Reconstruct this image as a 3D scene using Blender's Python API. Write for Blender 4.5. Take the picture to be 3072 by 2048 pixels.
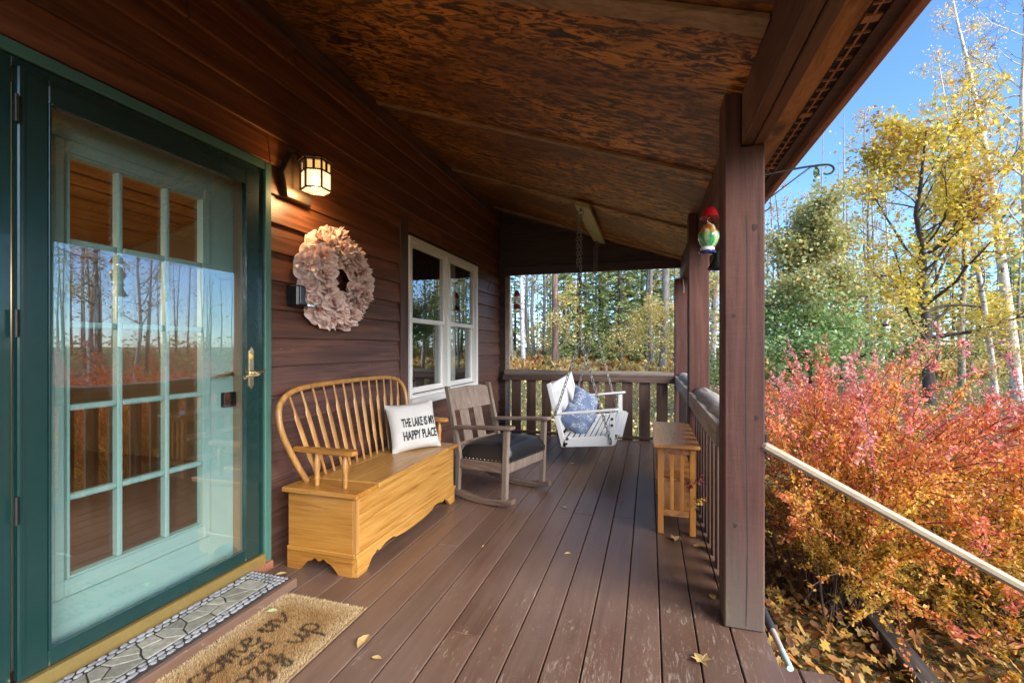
import bpy, bmesh, math, random
import numpy as np
from mathutils import Vector, Matrix, Quaternion
R = math.radians
for o in list(bpy.data.objects): bpy.data.objects.remove(o)
scene = bpy.context.scene
COL = scene.collection

# ---------------------------------------------------------------- camera, sky, sun, exposure
cam_data = bpy.data.cameras.new('camera'); cam = bpy.data.objects.new('camera', cam_data); COL.objects.link(cam)
YAW = 0.29336
cam.location = (0, 0, 1.2)
cam.rotation_euler = (R(90), 0, YAW)
cam_data.sensor_width = 36; cam_data.lens = 36*1362.4/3072; cam_data.shift_y = 14.4/3072
cam_data.clip_start = 0.02; cam_data.clip_end = 2000
scene.camera = cam

SUN_ELEV, SUN_ROT = R(22), R(121)
world = bpy.data.worlds.new('World'); scene.world = world; world.use_nodes = True
wn = world.node_tree.nodes; wl = world.node_tree.links
bg = wn['Background']; sky = wn.new('ShaderNodeTexSky'); sky.sky_type = 'NISHITA'; sky.sun_disc = False
sky.sun_elevation = SUN_ELEV; sky.sun_rotation = SUN_ROT; sky.altitude = 1800
sky.air_density = 1.0; sky.dust_density = 1.2; sky.ozone_density = 6.0
wl.new(sky.outputs[0], bg.inputs[0]); bg.inputs[1].default_value = 0.052
sun_data = bpy.data.lights.new('sun', 'SUN'); sun = bpy.data.objects.new('sun', sun_data); COL.objects.link(sun)
sun_data.energy = 1.5; sun_data.angle = R(55); sun_data.color = (1.0, 0.95, 0.88)
sd = Vector((math.sin(SUN_ROT)*math.cos(SUN_ELEV), math.cos(SUN_ROT)*math.cos(SUN_ELEV), math.sin(SUN_ELEV)))
sun.rotation_euler = sd.to_track_quat('Z', 'Y').to_euler(); sun.location = (-10, -10, 12)
vs = scene.view_settings; vs.view_transform = 'Standard'; vs.look = 'None'; vs.gamma = 1.0; vs.exposure = 3.15
vs.use_curve_mapping = False
cy = scene.cycles
cy.max_bounces = 8; cy.diffuse_bounces = 4; cy.glossy_bounces = 4; cy.transmission_bounces = 6; cy.transparent_max_bounces = 16
cy.caustics_reflective = False; cy.caustics_refractive = False; cy.sample_clamp_indirect = 6.0
cy.use_denoising = True
try: cy.denoiser = 'OPENIMAGEDENOISE'
except Exception: pass

# ---------------------------------------------------------------- helpers
class MB:
    """collects boxes, prisms, tubes and lathes and links them as ONE mesh object"""
    def __init__(s): s.v = []; s.f = []
    def add(s, vs_, fs_):
        b = len(s.v); s.v += [tuple(p) for p in vs_]; s.f += [tuple(i+b for i in f) for f in fs_]; return s
    def box(s, a, b):
        x0, y0, z0 = a; x1, y1, z1 = b
        return s.add([(x0,y0,z0),(x1,y0,z0),(x1,y1,z0),(x0,y1,z0),(x0,y0,z1),(x1,y0,z1),(x1,y1,z1),(x0,y1,z1)],
                     [(0,3,2,1),(4,5,6,7),(0,1,5,4),(1,2,6,5),(2,3,7,6),(3,0,4,7)])
    def hexa(s, p):   # 8 corner points, bottom 4 then top 4
        return s.add(p, [(0,3,2,1),(4,5,6,7),(0,1,5,4),(1,2,6,5),(2,3,7,6),(3,0,4,7)])
    def bar(s, p, q, w, h, up=(0,0,1)):   # rectangular bar from p to q
        p = Vector(p); q = Vector(q); d = (q-p).normalized(); u = Vector(up)
        a = d.cross(u).normalized(); b = a.cross(d).normalized(); a *= w/2; b *= h/2
        return s.hexa([p-a-b, p+a-b, q+a-b, q-a-b, p-a+b, p+a+b, q+a+b, q-a+b])
    def prism(s, poly, d0, d1, axis='Y'):   # poly of 2D points, extruded along axis
        n = len(poly)
        def mk(p, d):
            if axis == 'Y': return (p[0], d, p[1])
            if axis == 'X': return (d, p[0], p[1])
            return (p[0], p[1], d)
        vs_ = [mk(p, d0) for p in poly] + [mk(p, d1) for p in poly]
        return s.add(vs_, [tuple(range(n)), tuple(range(2*n-1, n-1, -1))] + [(i, i+n, (i+1) % n+n, (i+1) % n) for i in range(n)])
    def tube(s, pts, rad, n=8, cap=True, flat=1.0):
        pts = [Vector(p) for p in pts]
        if not hasattr(rad, '__len__'): rad = [rad]*len(pts)
        b = len(s.v); prev = None
        for i, p in enumerate(pts):
            d = (pts[min(i+1, len(pts)-1)] - pts[max(i-1, 0)])
            if d.length < 1e-9: d = Vector((0,0,1))
            d.normalize()
            if prev is None:
                a = d.orthogonal().normalized()
            else:
                a = prev - d*prev.dot(d)
                if a.length < 1e-6: a = d.orthogonal()
                a.normalize()
            prev = a; c = d.cross(a)
            for k in range(n):
                t = 2*math.pi*k/n
                s.v.append(tuple(p + a*(math.cos(t)*rad[i]) + c*(math.sin(t)*rad[i]*flat)))
        for i in range(len(pts)-1):
            for k in range(n):
                s.f.append((b+i*n+k, b+i*n+(k+1) % n, b+(i+1)*n+(k+1) % n, b+(i+1)*n+k))
        if cap:
            s.f.append(tuple(b+k for k in range(n-1, -1, -1))); e = b+(len(pts)-1)*n; s.f.append(tuple(e+k for k in range(n)))
        return s
    def lathe(s, prof, c=(0,0,0), n=20, cap=True):   # prof: (r, z)
        b = len(s.v)
        for r, z in prof:
            for k in range(n):
                t = 2*math.pi*k/n; s.v.append((c[0]+r*math.cos(t), c[1]+r*math.sin(t), c[2]+z))
        for i in range(len(prof)-1):
            for k in range(n): s.f.append((b+i*n+k, b+i*n+(k+1) % n, b+(i+1)*n+(k+1) % n, b+(i+1)*n+k))
        if cap:
            s.f.append(tuple(b+k for k in range(n-1, -1, -1))); e = b+(len(prof)-1)*n; s.f.append(tuple(e+k for k in range(n)))
        return s
    def xform(s, M, i0=0):
        for i in range(i0, len(s.v)): s.v[i] = tuple(M @ Vector(s.v[i]))
        return s
    def mesh(s, name, mat, smooth=False, bevel=0):
        me = bpy.data.meshes.new(name)
        if bevel:
            bm = bmesh.new(); vv = [bm.verts.new(p) for p in s.v]
            for f in s.f:
                try: bm.faces.new([vv[i] for i in f])
                except ValueError: pass
            bmesh.ops.recalc_face_normals(bm, faces=bm.faces)
            ed = [e for e in bm.edges if len(e.link_faces) == 2 and e.calc_face_angle(0) > 0.7]
            bmesh.ops.bevel(bm, geom=ed, offset=bevel, segments=1, affect='EDGES', profile=0.5, clamp_overlap=True)
            bm.to_mesh(me); bm.free()
        else:
            me.from_pydata(s.v, [], s.f)
            bm = bmesh.new(); bm.from_mesh(me); bmesh.ops.recalc_face_normals(bm, faces=bm.faces); bm.to_mesh(me); bm.free()
        me.materials.append(mat)
        if smooth:
            me.shade_smooth()
            try: me.set_sharp_from_angle(angle=R(40))
            except Exception: pass
        return me
    def build(s, name, mat, parent=None, smooth=False, bevel=0, world=True):
        return link(name, s.mesh(name, mat, smooth, bevel), parent, world)

def link(name, me, parent=None, world=True, loc=None, rot=None, scale=None):
    o = bpy.data.objects.new(name, me); COL.objects.link(o)
    if loc is not None: o.location = loc
    if rot is not None: o.rotation_euler = rot
    if scale is not None: o.scale = scale
    if parent is not None:
        o.parent = parent
        if world and parent.type == 'EMPTY':
            o.matrix_parent_inverse = Matrix.LocRotScale(parent.location, parent.rotation_euler, parent.scale).inverted()
    return o
def tag(o, label=None, cat=None, group=None, kind=None):
    if label: o['label'] = label
    if cat: o['category'] = cat
    if group: o['group'] = group
    if kind: o['kind'] = kind
    return o
def thing(name, label, cat, loc=(0,0,0), rotz=0, group=None, kind=None):
    o = bpy.data.objects.new(name, None); COL.objects.link(o); o.empty_display_size = 0.1
    o.location = loc; o.rotation_euler = (0, 0, rotz)
    return tag(o, label, cat, group, kind)
def np_mesh(name, V, F, mat, colors=None, smooth=False):
    me = bpy.data.meshes.new(name); me.from_pydata(V, [], F)
    if colors is not None:
        at = me.color_attributes.new('Col', 'FLOAT_COLOR', 'POINT')
        c = np.ones((len(V), 4), dtype=np.float32); c[:, :3] = colors; at.data.foreach_set('color', c.ravel())
    me.materials.append(mat)
    if smooth: me.shade_smooth()
    return me
def catmull(P, n=6):
    P = [Vector(p) for p in P]; out = []
    Q = [P[0]*2-P[1]] + P + [P[-1]*2-P[-2]]
    for i in range(1, len(Q)-2):
        for k in range(n):
            t = k/n; a, b, c, d = Q[i-1], Q[i], Q[i+1], Q[i+2]
            out.append(0.5*((2*b) + (c-a)*t + (2*a-5*b+4*c-d)*t*t + (3*b-a-3*c+d)*t**3))
    out.append(P[-1]); return out

# ---------------------------------------------------------------- materials
class NT:
    def __init__(s, name):
        s.m = bpy.data.materials.new(name); s.m.use_nodes = True; s.t = s.m.node_tree; s.n = s.t.nodes; s.l = s.t.links
        s.b = s.n['Principled BSDF']; s.out = s.n['Material Output']
    def new(s, typ, **kw):
        nd = s.n.new(typ)
        for k, v in kw.items():
            if k.startswith('_'): setattr(nd, k[1:], v)
            else:
                key = int(k[1:]) if (k[0] == 'i' and k[1:].isdigit()) else k.replace('_', ' ')
                if isinstance(v, bpy.types.NodeSocket): s.l.new(v, nd.inputs[key])
                else: nd.inputs[key].default_value = v
        return nd
    def math(s, op, a, b=0.0, clamp=False):
        return s.new('ShaderNodeMath', _operation=op, _use_clamp=clamp, i0=a, i1=b).outputs[0]
    def mix(s, f, a, b, blend='MIX'):
        nd = s.n.new('ShaderNodeMix'); nd.data_type = 'RGBA'; nd.blend_type = blend
        for i, v in ((0, f), (6, a), (7, b)):
            if isinstance(v, bpy.types.NodeSocket): s.l.new(v, nd.inputs[i])
            else: nd.inputs[i].default_value = v if i == 0 else tuple(v)+((1,) if len(v) == 3 else ())
        return nd.outputs[2]
    def ramp(s, f, stops):
        nd = s.n.new('ShaderNodeValToRGB'); s.l.new(f, nd.inputs[0]); el = nd.color_ramp.elements
        while len(el) < len(stops): el.new(0.5)
        for e, (p, c) in zip(el, stops):
            e.position = p; e.color = tuple(c)+((1,) if len(c) == 3 else ()) if hasattr(c, '__len__') else (c, c, c, 1)
        return nd.outputs[0]
    def coords(s, scale=(1,1,1), rnd=True, mode='Object'):
        tc = s.n.new('ShaderNodeTexCoord'); v = tc.outputs[mode]
        if rnd:
            oi = s.n.new('ShaderNodeObjectInfo'); sc = s.new('ShaderNodeVectorMath', _operation='SCALE', i0=(17.3, 31.7, 23.1))
            s.l.new(oi.outputs['Random'], sc.inputs['Scale'])
            v = s.new('ShaderNodeVectorMath', _operation='ADD', i0=v, i1=sc.outputs[0]).outputs[0]
        mp = s.n.new('ShaderNodeMapping'); s.l.new(v, mp.inputs[0]); mp.inputs['Scale'].default_value = scale
        return mp.outputs[0]
    def noise(s, vec, scale=5, detail=4, rough=.55, dist=0):
        return s.new('ShaderNodeTexNoise', Vector=vec, Scale=scale, Detail=detail, Roughness=rough, Distortion=dist).outputs[0]
    def bump(s, h, strength=.3, dist=.01):
        nd = s.new('ShaderNodeBump', Strength=strength, Distance=dist, Height=h); s.l.new(nd.outputs[0], s.b.inputs['Normal']); return nd
    def col(s, c):
        if isinstance(c, bpy.types.NodeSocket): s.l.new(c, s.b.inputs['Base Color'])
        else: s.b.inputs['Base Color'].default_value = tuple(c)+(1,)
    def set(s, **kw):
        for k, v in kw.items():
            k = k.replace('_', ' ')
            if isinstance(v, bpy.types.NodeSocket): s.l.new(v, s.b.inputs[k])
            else: s.b.inputs[k].default_value = v
        return s.m

def plain(name, c, rough=.5, metal=0.0, var=.12, bump=.0, scale=25, coat=0.0):
    t = NT(name); n = t.noise(t.coords(), scale, 4)
    t.col(t.mix(n, [x*(1-var) for x in c], [min(1, x*(1+var)) for x in c]))
    if bump: t.bump(n, bump, .004)
    return t.set(Roughness=rough, Metallic=metal, Coat_Weight=coat)

def wood(name, dark, mid, light, axis=1, grain=14.0, stretch=.06, rough=.55, bump=.25, vary=.25, contrast=(.32,.5,.68), dirt=None, coat=0.0, fiber=90, rnd=True, knots=True):
    """streaky board: grain runs along the object axis 0/1/2, each board its own random offset and tone"""
    t = NT(name); sc = [1, 1, 1]; sc[axis] = stretch; vec = t.coords(sc, rnd)
    g = t.noise(vec, grain, 5, .6, 1.2)
    fb = t.noise(vec, fiber, 3, .6, .2)
    c = t.ramp(g, [(contrast[0], dark), (contrast[1], mid), (contrast[2], light)])
    c = t.mix(t.math('MULTIPLY', t.math('SUBTRACT', fb, .35), .9, True), c, dark)
    if knots:
        ks = [1, 1, 1]; ks[axis] = .35
        kn = t.new('ShaderNodeTexVoronoi', Vector=t.coords(ks, rnd), Scale=2.6).outputs['Distance']
        c = t.mix(t.ramp(kn, [(.05, .8), (.11, 0.0)]), c, [x*.35 for x in dark])
    oi = t.n.new('ShaderNodeObjectInfo')
    br = t.math('MULTIPLY_ADD', oi.outputs['Random'], vary); br.node.inputs[2].default_value = 1-vary/2
    hsv = t.new('ShaderNodeHueSaturation', Value=br, Color=c); c = hsv.outputs[0]
    if dirt:
        dn = t.noise(t.coords((1,1,1), rnd), 3.5, 6, .65)
        c = t.mix(t.ramp(dn, [(.45, 0.0), (.7, dirt[1])]), c, dirt[0])
    t.col(c)
    if bump: t.bump(t.math('ADD', g, t.math('MULTIPLY', fb, .6)), bump, .004)
    rr = t.math('MULTIPLY_ADD', fb, .25); rr.node.inputs[2].default_value = rough-.1
    return t.set(Roughness=rr, Coat_Weight=coat, Coat_Roughness=.25)

M = {}
def mat_siding():
    t = NT('stained_siding'); vec = t.coords((1, .05, 1)); g = t.noise(vec, 26, 6, .62, .9); fb = t.noise(vec, 160, 3)
    c = t.ramp(g, [(.3, (.070,.019,.008)), (.5, (.155,.050,.021)), (.72, (.25,.088,.038))])
    # boards blend to grey-brown low on the wall, redder stain higher up
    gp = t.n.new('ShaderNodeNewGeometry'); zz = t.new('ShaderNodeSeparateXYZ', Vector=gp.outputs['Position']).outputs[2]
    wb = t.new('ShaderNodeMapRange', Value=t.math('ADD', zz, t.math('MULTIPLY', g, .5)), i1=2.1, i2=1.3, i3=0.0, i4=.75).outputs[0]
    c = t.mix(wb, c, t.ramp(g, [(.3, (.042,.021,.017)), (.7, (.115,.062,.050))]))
    kn = t.new('ShaderNodeTexVoronoi', Vector=t.coords((1, .4, 1)), Scale=1.9).outputs['Distance']
    c = t.mix(t.ramp(kn, [(.03, .85), (.08, 0.0)]), c, (.018,.008,.006))
    pn = t.noise(t.coords((1, .16, 1)), 7.5, 5, .6, .4)
    c = t.mix(t.ramp(pn, [(.69, 0.0), (.715, .8)]), c, (.30,.085,.024))
    oi = t.n.new('ShaderNodeObjectInfo'); br = t.math('MULTIPLY_ADD', oi.outputs['Random'], .45); br.node.inputs[2].default_value = .78
    c = t.new('ShaderNodeHueSaturation', Value=br, Color=c).outputs[0]
    sp = t.noise(t.coords((1, 1, 1)), 75, 1)
    c = t.mix(t.ramp(sp, [(.79, 0.0), (.80, .8)]), c, (.45,.40,.36))
    t.col(c); t.bump(t.math('ADD', g, t.math('MULTIPLY', fb, .5)), .28, .004)
    return t.set(Roughness=.47)
def mat_deck():
    t = NT('painted_deck'); vec = t.coords((1, .07, 1)); g = t.noise(vec, 20, 5, .6, .5)
    c = t.ramp(g, [(.3, (.100,.050,.030)), (.7, (.148,.082,.053))])
    oi = t.n.new('ShaderNodeObjectInfo'); br = t.math('MULTIPLY_ADD', oi.outputs['Random'], .3); br.node.inputs[2].default_value = .85
    c = t.new('ShaderNodeHueSaturation', Value=br, Color=c).outputs[0]
    # dusty film
    dn = t.noise(t.coords((1, .5, 1), False), 2.4, 6, .6)
    c = t.mix(t.ramp(dn, [(.35, 0.0), (.75, .40)]), c, (.22,.165,.135))
    # traffic wear: paint scraped through to tan wood, mostly by the steps
    gp = t.n.new('ShaderNodeNewGeometry'); sx = t.new('ShaderNodeSeparateXYZ', Vector=gp.outputs['Position'])
    wy = t.new('ShaderNodeMapRange', Value=sx.outputs[1], i1=3.2, i2=1.5, i3=0.0, i4=1.0).outputs[0]
    wx = t.new('ShaderNodeMapRange', Value=sx.outputs[0], i1=-1.5, i2=.15, i3=0.25, i4=1.0).outputs[0]
    area = t.math('MULTIPLY', wy, wx)
    s1 = t.noise(t.coords((1, .16, 1)), 85, 6, .78, .8); s2 = t.noise(t.coords((1, 1, 1)), 5.5, 3)
    s3 = t.noise(t.coords((1, .8, 1)), 46, 3, .7, 1.5)
    thr = t.math('SUBTRACT', .672, t.math('MULTIPLY', area, .145))
    s2b = t.math('MULTIPLY_ADD', s2, .5); s2b.node.inputs[2].default_value = .75
    sc = t.math('MULTIPLY', s1, s2b)
    m1 = t.math('MULTIPLY', t.math('SUBTRACT', sc, thr), 28, True)
    thr3 = t.math('SUBTRACT', .70, t.math('MULTIPLY', area, .045))
    m2 = t.math('MULTIPLY', t.math('SUBTRACT', s3, thr3), 30, True)
    mk = t.math('MAXIMUM', m1, m2)
    c = t.mix(t.math('MULTIPLY', mk, .62), c, (.34,.26,.19))
    gn = t.noise(t.coords((1, .6, 1), False), 9, 5); gx = t.math('MULTIPLY', t.math('SUBTRACT', t.math('MULTIPLY', gn, area), .50), 7, True)
    c = t.mix(t.math('MULTIPLY', gx, .6), c, (.30,.30,.15))
    t.col(c); t.bump(t.math('SUBTRACT', g, t.math('MULTIPLY', mk, .8)), .22, .004)
    rr = t.math('MULTIPLY_ADD', dn, .35); rr.node.inputs[2].default_value = .18
    t.l.new(t.math('ADD', rr, t.math('MULTIPLY', mk, .3)), t.b.inputs['Roughness'])
    return t.m
def mat_post():
    t = NT('rough_sawn_post'); vec = t.coords((1, 1, .07)); g = t.noise(vec, 17, 5, .6, .8); fb = t.noise(vec, 120, 3)
    c = t.ramp(g, [(.3, (.028,.008,.005)), (.5, (.070,.022,.014)), (.7, (.112,.040,.025))])
    # saw marks: short ragged arcs across the grain
    mp = t.n.new('ShaderNodeMapping'); t.l.new(t.coords((1, 1, 1)), mp.inputs[0]); mp.inputs['Rotation'].default_value = (0, R(14), 0); mp.inputs['Scale'].default_value = (7, 7, 75)
    wv = t.noise(mp.outputs[0], 2.2, 3, .6, .9)
    c = t.mix(t.ramp(wv, [(.48, 0.0), (.70, .22)]), c, (.12,.054,.038))
    kn = t.new('ShaderNodeTexVoronoi', Vector=t.coords((1, 1, .35)), Scale=2.2).outputs['Distance']
    c = t.mix(t.ramp(kn, [(.03, .85), (.07, 0.0)]), c, (.035,.018,.014))
    gp = t.n.new('ShaderNodeNewGeometry'); z = t.new('ShaderNodeSeparateXYZ', Vector=gp.outputs['Position']).outputs[2]
    lo = t.new('ShaderNodeMapRange', Value=t.math('ADD', z, t.math('MULTIPLY', g, .45)), i1=.75, i2=.22, i3=0.0, i4=.75).outputs[0]
    c = t.mix(lo, c, (.125,.095,.07))
    mo = t.noise(t.coords((1, 1, .25)), 16, 4); ml = t.new('ShaderNodeMapRange', Value=z, i1=.32, i2=.02, i3=0.0, i4=1.0).outputs[0]
    c = t.mix(t.math('MULTIPLY', ml, t.ramp(mo, [(.55, 0.0), (.66, .8)])), c, (.16,.19,.035))
    t.col(c); t.bump(t.math('ADD', t.math('ADD', g, t.math('MULTIPLY', fb, .7)), t.math('MULTIPLY', wv, .3)), .28, .005)
    return t.set(Roughness=.8)
def mat_plywood():
    t = NT('stained_plywood'); vec = t.coords((.055, 1, 1)); 
    g = t.math('ADD', t.math('MULTIPLY', t.noise(vec, 22, 8, .66, 1.35), .9), t.math('MULTIPLY', t.noise(vec, 130, 4, .6, .3), .10))
    lo = t.noise(t.coords((.5, 1, 1)), 1.7, 3)
    oi = t.n.new('ShaderNodeObjectInfo')
    c = t.ramp(g, [(.38, (.024,.008,.003)), (.47, (.09,.028,.007)), (.53, (.52,.20,.026)), (.70, (.76,.35,.05))])
    d = t.ramp(g, [(.35, (.05,.017,.006)), (.65, (.27,.10,.026))])
    f = t.math('ADD', t.math('MULTIPLY', t.math('SUBTRACT', lo, .38), 4.0), t.math('MULTIPLY', oi.outputs['Random'], .0), True)
    c = t.mix(f, d, c); t.col(c)
    fb = t.noise(vec, 70, 3); t.bump(t.math('ADD', g, t.math('MULTIPLY', fb, .6)), .5, .006)
    return t.set(Roughness=.5)
def mat_glass(name, f0=.1, tint=(.96,.98,.97), rough=0.0):
    t = NT(name); t.n.remove(t.b)
    ge = t.n.new('ShaderNodeNewGeometry'); dp = t.n.new('ShaderNodeVectorMath'); dp.operation = 'DOT_PRODUCT'; t.l.new(ge.outputs['Normal'], dp.inputs[0]); t.l.new(ge.outputs['Incoming'], dp.inputs[1])
    sch = t.math('POWER', t.math('SUBTRACT', 1.0, t.math('ABSOLUTE', dp.outputs['Value']), True), 5.0); fr = t.math('MULTIPLY_ADD', sch, 1-f0); fr.node.inputs[2].default_value = f0; fr = fr.node
    tr = t.new('ShaderNodeBsdfTransparent', Color=tint+(1,)); gl = t.new('ShaderNodeBsdfGlossy', Roughness=rough, Color=(1,1,1,1))
    mx = t.n.new('ShaderNodeMixShader'); t.l.new(fr.outputs[0], mx.inputs[0]); t.l.new(tr.outputs[0], mx.inputs[1]); t.l.new(gl.outputs[0], mx.inputs[2])
    t.l.new(mx.outputs[0], t.out.inputs[0]); return t.m
def mat_leaf(name, trans=.45, rough=.55):
    t = NT(name); a = t.new('ShaderNodeAttribute', _attribute_name='Col').outputs['Color']
    t.n.remove(t.b); df = t.new('ShaderNodeBsdfDiffuse', Color=a); tl = t.new('ShaderNodeBsdfTranslucent', Color=a)
    gl = t.new('ShaderNodeBsdfGlossy', Roughness=rough, Color=(.9,.9,.9,1))
    mx = t.new('ShaderNodeMixShader', i0=trans, i1=df.outputs[0], i2=tl.outputs[0]); m2 = t.new('ShaderNodeMixShader', i0=.04, i1=mx.outputs[0], i2=gl.outputs[0])
    t.l.new(m2.outputs[0], t.out.inputs[0]); return t.m
def mat_attr(name, rough=.8, bump=0):
    t = NT(name); a = t.new('ShaderNodeAttribute', _attribute_name='Col').outputs['Color']; t.col(a)
    return t.set(Roughness=rough)
def mat_emit(name, c, s, clear=0):
    t = NT(name); t.n.remove(t.b); e = t.new('ShaderNodeEmission', Color=c+(1,), Strength=s)
    if clear: e = t.new('ShaderNodeMixShader', i0=clear, i1=e.outputs[0], i2=t.new('ShaderNodeBsdfTransparent', Color=(1, .85, .6, 1)).outputs[0])
    t.l.new(e.outputs[0], t.out.inputs[0]); return t.m

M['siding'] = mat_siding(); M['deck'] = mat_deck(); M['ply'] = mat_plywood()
M['post'] = mat_post()
M['beam'] = wood('brown_beam', (.045,.018,.010), (.115,.047,.027), (.17,.075,.043), axis=1, grain=16, rough=.7, bump=.4, dirt=((.13,.085,.055), .2))
M['darktrim'] = wood('dark_brown_trim', (.020,.009,.007), (.05,.023,.017), (.075,.036,.026), axis=0, grain=16, rough=.6)
M['browntrim'] = wood('brown_trim', (.04,.017,.013), (.085,.038,.028), (.12,.058,.043), axis=2, grain=16, rough=.55)
M['rail'] = wood('brown_rail_board', (.045,.022,.015), (.085,.045,.032), (.115,.068,.05), axis=0, grain=14, rough=.6, vary=.2)
M['picket'] = wood('brown_picket', (.04,.02,.014), (.082,.043,.030), (.12,.068,.05), axis=2, grain=14, rough=.6, vary=.3)
M['greyrail'] = wood('weathered_rail_board', (.20,.155,.12), (.33,.27,.21), (.42,.35,.28), axis=1, grain=18, rough=.8, bump=.5, vary=.2)
M['log'] = wood('weathered_log', (.14,.112,.085), (.34,.29,.235), (.46,.41,.345), axis=1, grain=13, stretch=.09, rough=.85, bump=.8, vary=.1, contrast=(.36,.48,.62))
M['logx'] = wood('weathered_brown_log', (.07,.05,.04), (.16,.125,.10), (.25,.21,.175), axis=0, grain=13, stretch=.09, rough=.8, bump=.7, vary=.1)
M['batten'] = wood('tan_batten', (.17,.095,.045), (.34,.21,.11), (.45,.30,.17), axis=0, grain=14, rough=.6, vary=.2)
M['cedar'] = wood('orange_cedar_soffit', (.08,.024,.007), (.32,.12,.035), (.48,.21,.07), axis=1, grain=9, stretch=.25, rough=.5, contrast=(.38,.5,.62))
M['fascia'] = wood('red_brown_fascia', (.22,.085,.045), (.36,.15,.085), (.44,.20,.12), axis=1, grain=14, rough=.5)
M['oak'] = wood('honey_oak', (.27,.11,.02), (.45,.22,.044), (.54,.29,.076), axis=1, grain=38, stretch=.045, rough=.36, bump=.14, vary=.12, contrast=(.30,.46,.64), coat=.25, fiber=120, knots=False)
M['oakz'] = wood('honey_oak_spindle', (.28,.115,.026), (.44,.21,.05), (.52,.28,.082), axis=2, grain=22, stretch=.07, rough=.4, bump=.1, vary=.15, coat=.2, fiber=120, knots=False)
M['oakx'] = wood('honey_oak_end', (.25,.088,.012), (.40,.17,.026), (.47,.22,.042), axis=0, grain=34, stretch=.05, rough=.36, bump=.14, vary=.1, coat=.25, fiber=120, knots=False)
M['weath'] = wood('weathered_chair_wood', (.14,.097,.07), (.205,.152,.115), (.265,.21,.167), axis=2, grain=26, stretch=.07, rough=.8, bump=.3, vary=.2, dirt=((.12,.06,.035), .45), knots=False)
M['weathx'] = wood('weathered_chair_rail', (.10,.056,.035), (.165,.112,.080), (.25,.19,.145), axis=0, grain=22, stretch=.08, rough=.8, bump=.3, vary=.2, dirt=((.12,.06,.035), .5), knots=False)
M['table'] = wood('orange_table_wood', (.28,.10,.024), (.50,.215,.062), (.58,.28,.09), axis=1, grain=16, stretch=.07, rough=.28, bump=.05, vary=.12, coat=.5, knots=False)
M['tablez'] = wood('orange_table_leg', (.32,.11,.016), (.55,.225,.042), (.62,.285,.065), axis=2, grain=16, stretch=.07, rough=.35, bump=.05, vary=.15, coat=.35, knots=False)
M['white'] = plain('white_paint', (.62,.62,.60), .4, var=.05, bump=.05)
M['vinyl'] = plain('cream_window_vinyl', (.74,.71,.66), .4, var=.06)
M['dkgreen'] = plain('dark_green_door_paint', (.008,.034,.031), .27, var=.12, coat=.4)
M['ltgreen'] = plain('green_trim_paint', (.060,.150,.112), .4, var=.1)
M['teal'] = plain('teal_door_paint', (.28,.45,.42), .42, var=.05)
M['jamb'] = plain('tan_weatherstrip', (.33,.24,.15), .6)
M['brass'] = plain('brushed_brass', (.62,.44,.15), .34, .8, var=.15, scale=60)
M['brassp'] = plain('pale_brass', (.80,.66,.40), .25, 1.0, var=.05)
M['black'] = plain('black_metal', (.012,.012,.012), .4, .3)
M['iron'] = plain('dark_iron', (.045,.045,.042), .5, .8)
M['blackgloss'] = plain('black_glossy_plastic', (.01,.01,.012), .12)
M['chrome'] = plain('chrome', (.8,.8,.8), .15, 1.0)
M['galv'] = plain('dull_chain', (.24,.225,.20), .5, .75, var=.3)
M['leather'] = plain('black_leather', (.010,.010,.011), .38, var=.3, bump=.12, scale=120)
M['cushion'] = plain('white_cotton', (.50,.48,.44), .9, var=.05, bump=.2, scale=300)
M['print'] = plain('black_print', (.02,.02,.022), .8)
def mat_denim():
    t = NT('blue_grey_fabric'); v = t.coords(); n = t.noise(v, 9, 4, .6, 1.0); w = t.noise(v, 160, 2)
    c = t.mix(n, (.045,.075,.14), (.15,.20,.30)); sp = t.ramp(t.noise(v, 34, 4, .7, 2.0), [(.50, 0.0), (.58, .55)])
    ge = t.noise(v, 12, 2)
    c = t.mix(t.math('MULTIPLY', sp, t.ramp(ge, [(.46, 0.0), (.54, 1.0)])), c, (.70,.68,.66)); t.col(c); t.bump(w, .15, .002); return t.set(Roughness=.9)
M['denim'] = mat_denim()
M['glass'] = mat_glass('storm_glass', .12); M['glass2'] = mat_glass('window_glass', .20)
M['paneglass'] = mat_glass('door_pane_glass', .05)
M['lampglass'] = mat_emit('lit_lamp_glass', (1.0, .78, .42), .34, .6)
M['lampglass2'] = mat_emit('lit_amber_glass', (1.0, .62, .20), .17, .6)
M['bulb'] = mat_emit('lit_bulb', (1.0, .75, .42), 4.0)
M['lantern'] = plain('bronze_lantern_metal', (.07,.045,.03), .45, .6)
M['redmetal'] = plain('rusty_red_metal', (.32,.045,.022), .5, .2, var=.3)
M['redglass'] = plain('red_glass', (.42,.010,.014), .15, coat=.5)
def mat_feeder():
    t = NT('swirled_green_glass'); v = t.coords((1,1,.25)); n = t.noise(v, 26, 3, .5, 1.5); tc = t.n.new('ShaderNodeTexCoord')
    z = t.new('ShaderNodeSeparateXYZ', Vector=tc.outputs['Object']).outputs[2]
    c = t.ramp(n, [(.32, (.02,.20,.07)), (.48, (.07,.40,.17)), (.56, (.33,.46,.14)), (.66, (.42,.55,.36))])
    up = t.new('ShaderNodeMapRange', Value=t.math('ADD', z, t.math('MULTIPLY', n, .05)), i1=.125, i2=.14, i3=0.0, i4=1.0).outputs[0]
    c = t.mix(up, c, t.ramp(n, [(.4, (.32,.07,.015)), (.55, (.50,.29,.06)), (.65, (.55,.50,.40))])); t.col(c)
    return t.set(Roughness=.06, Coat_Weight=.6, Transmission_Weight=.15)
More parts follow.
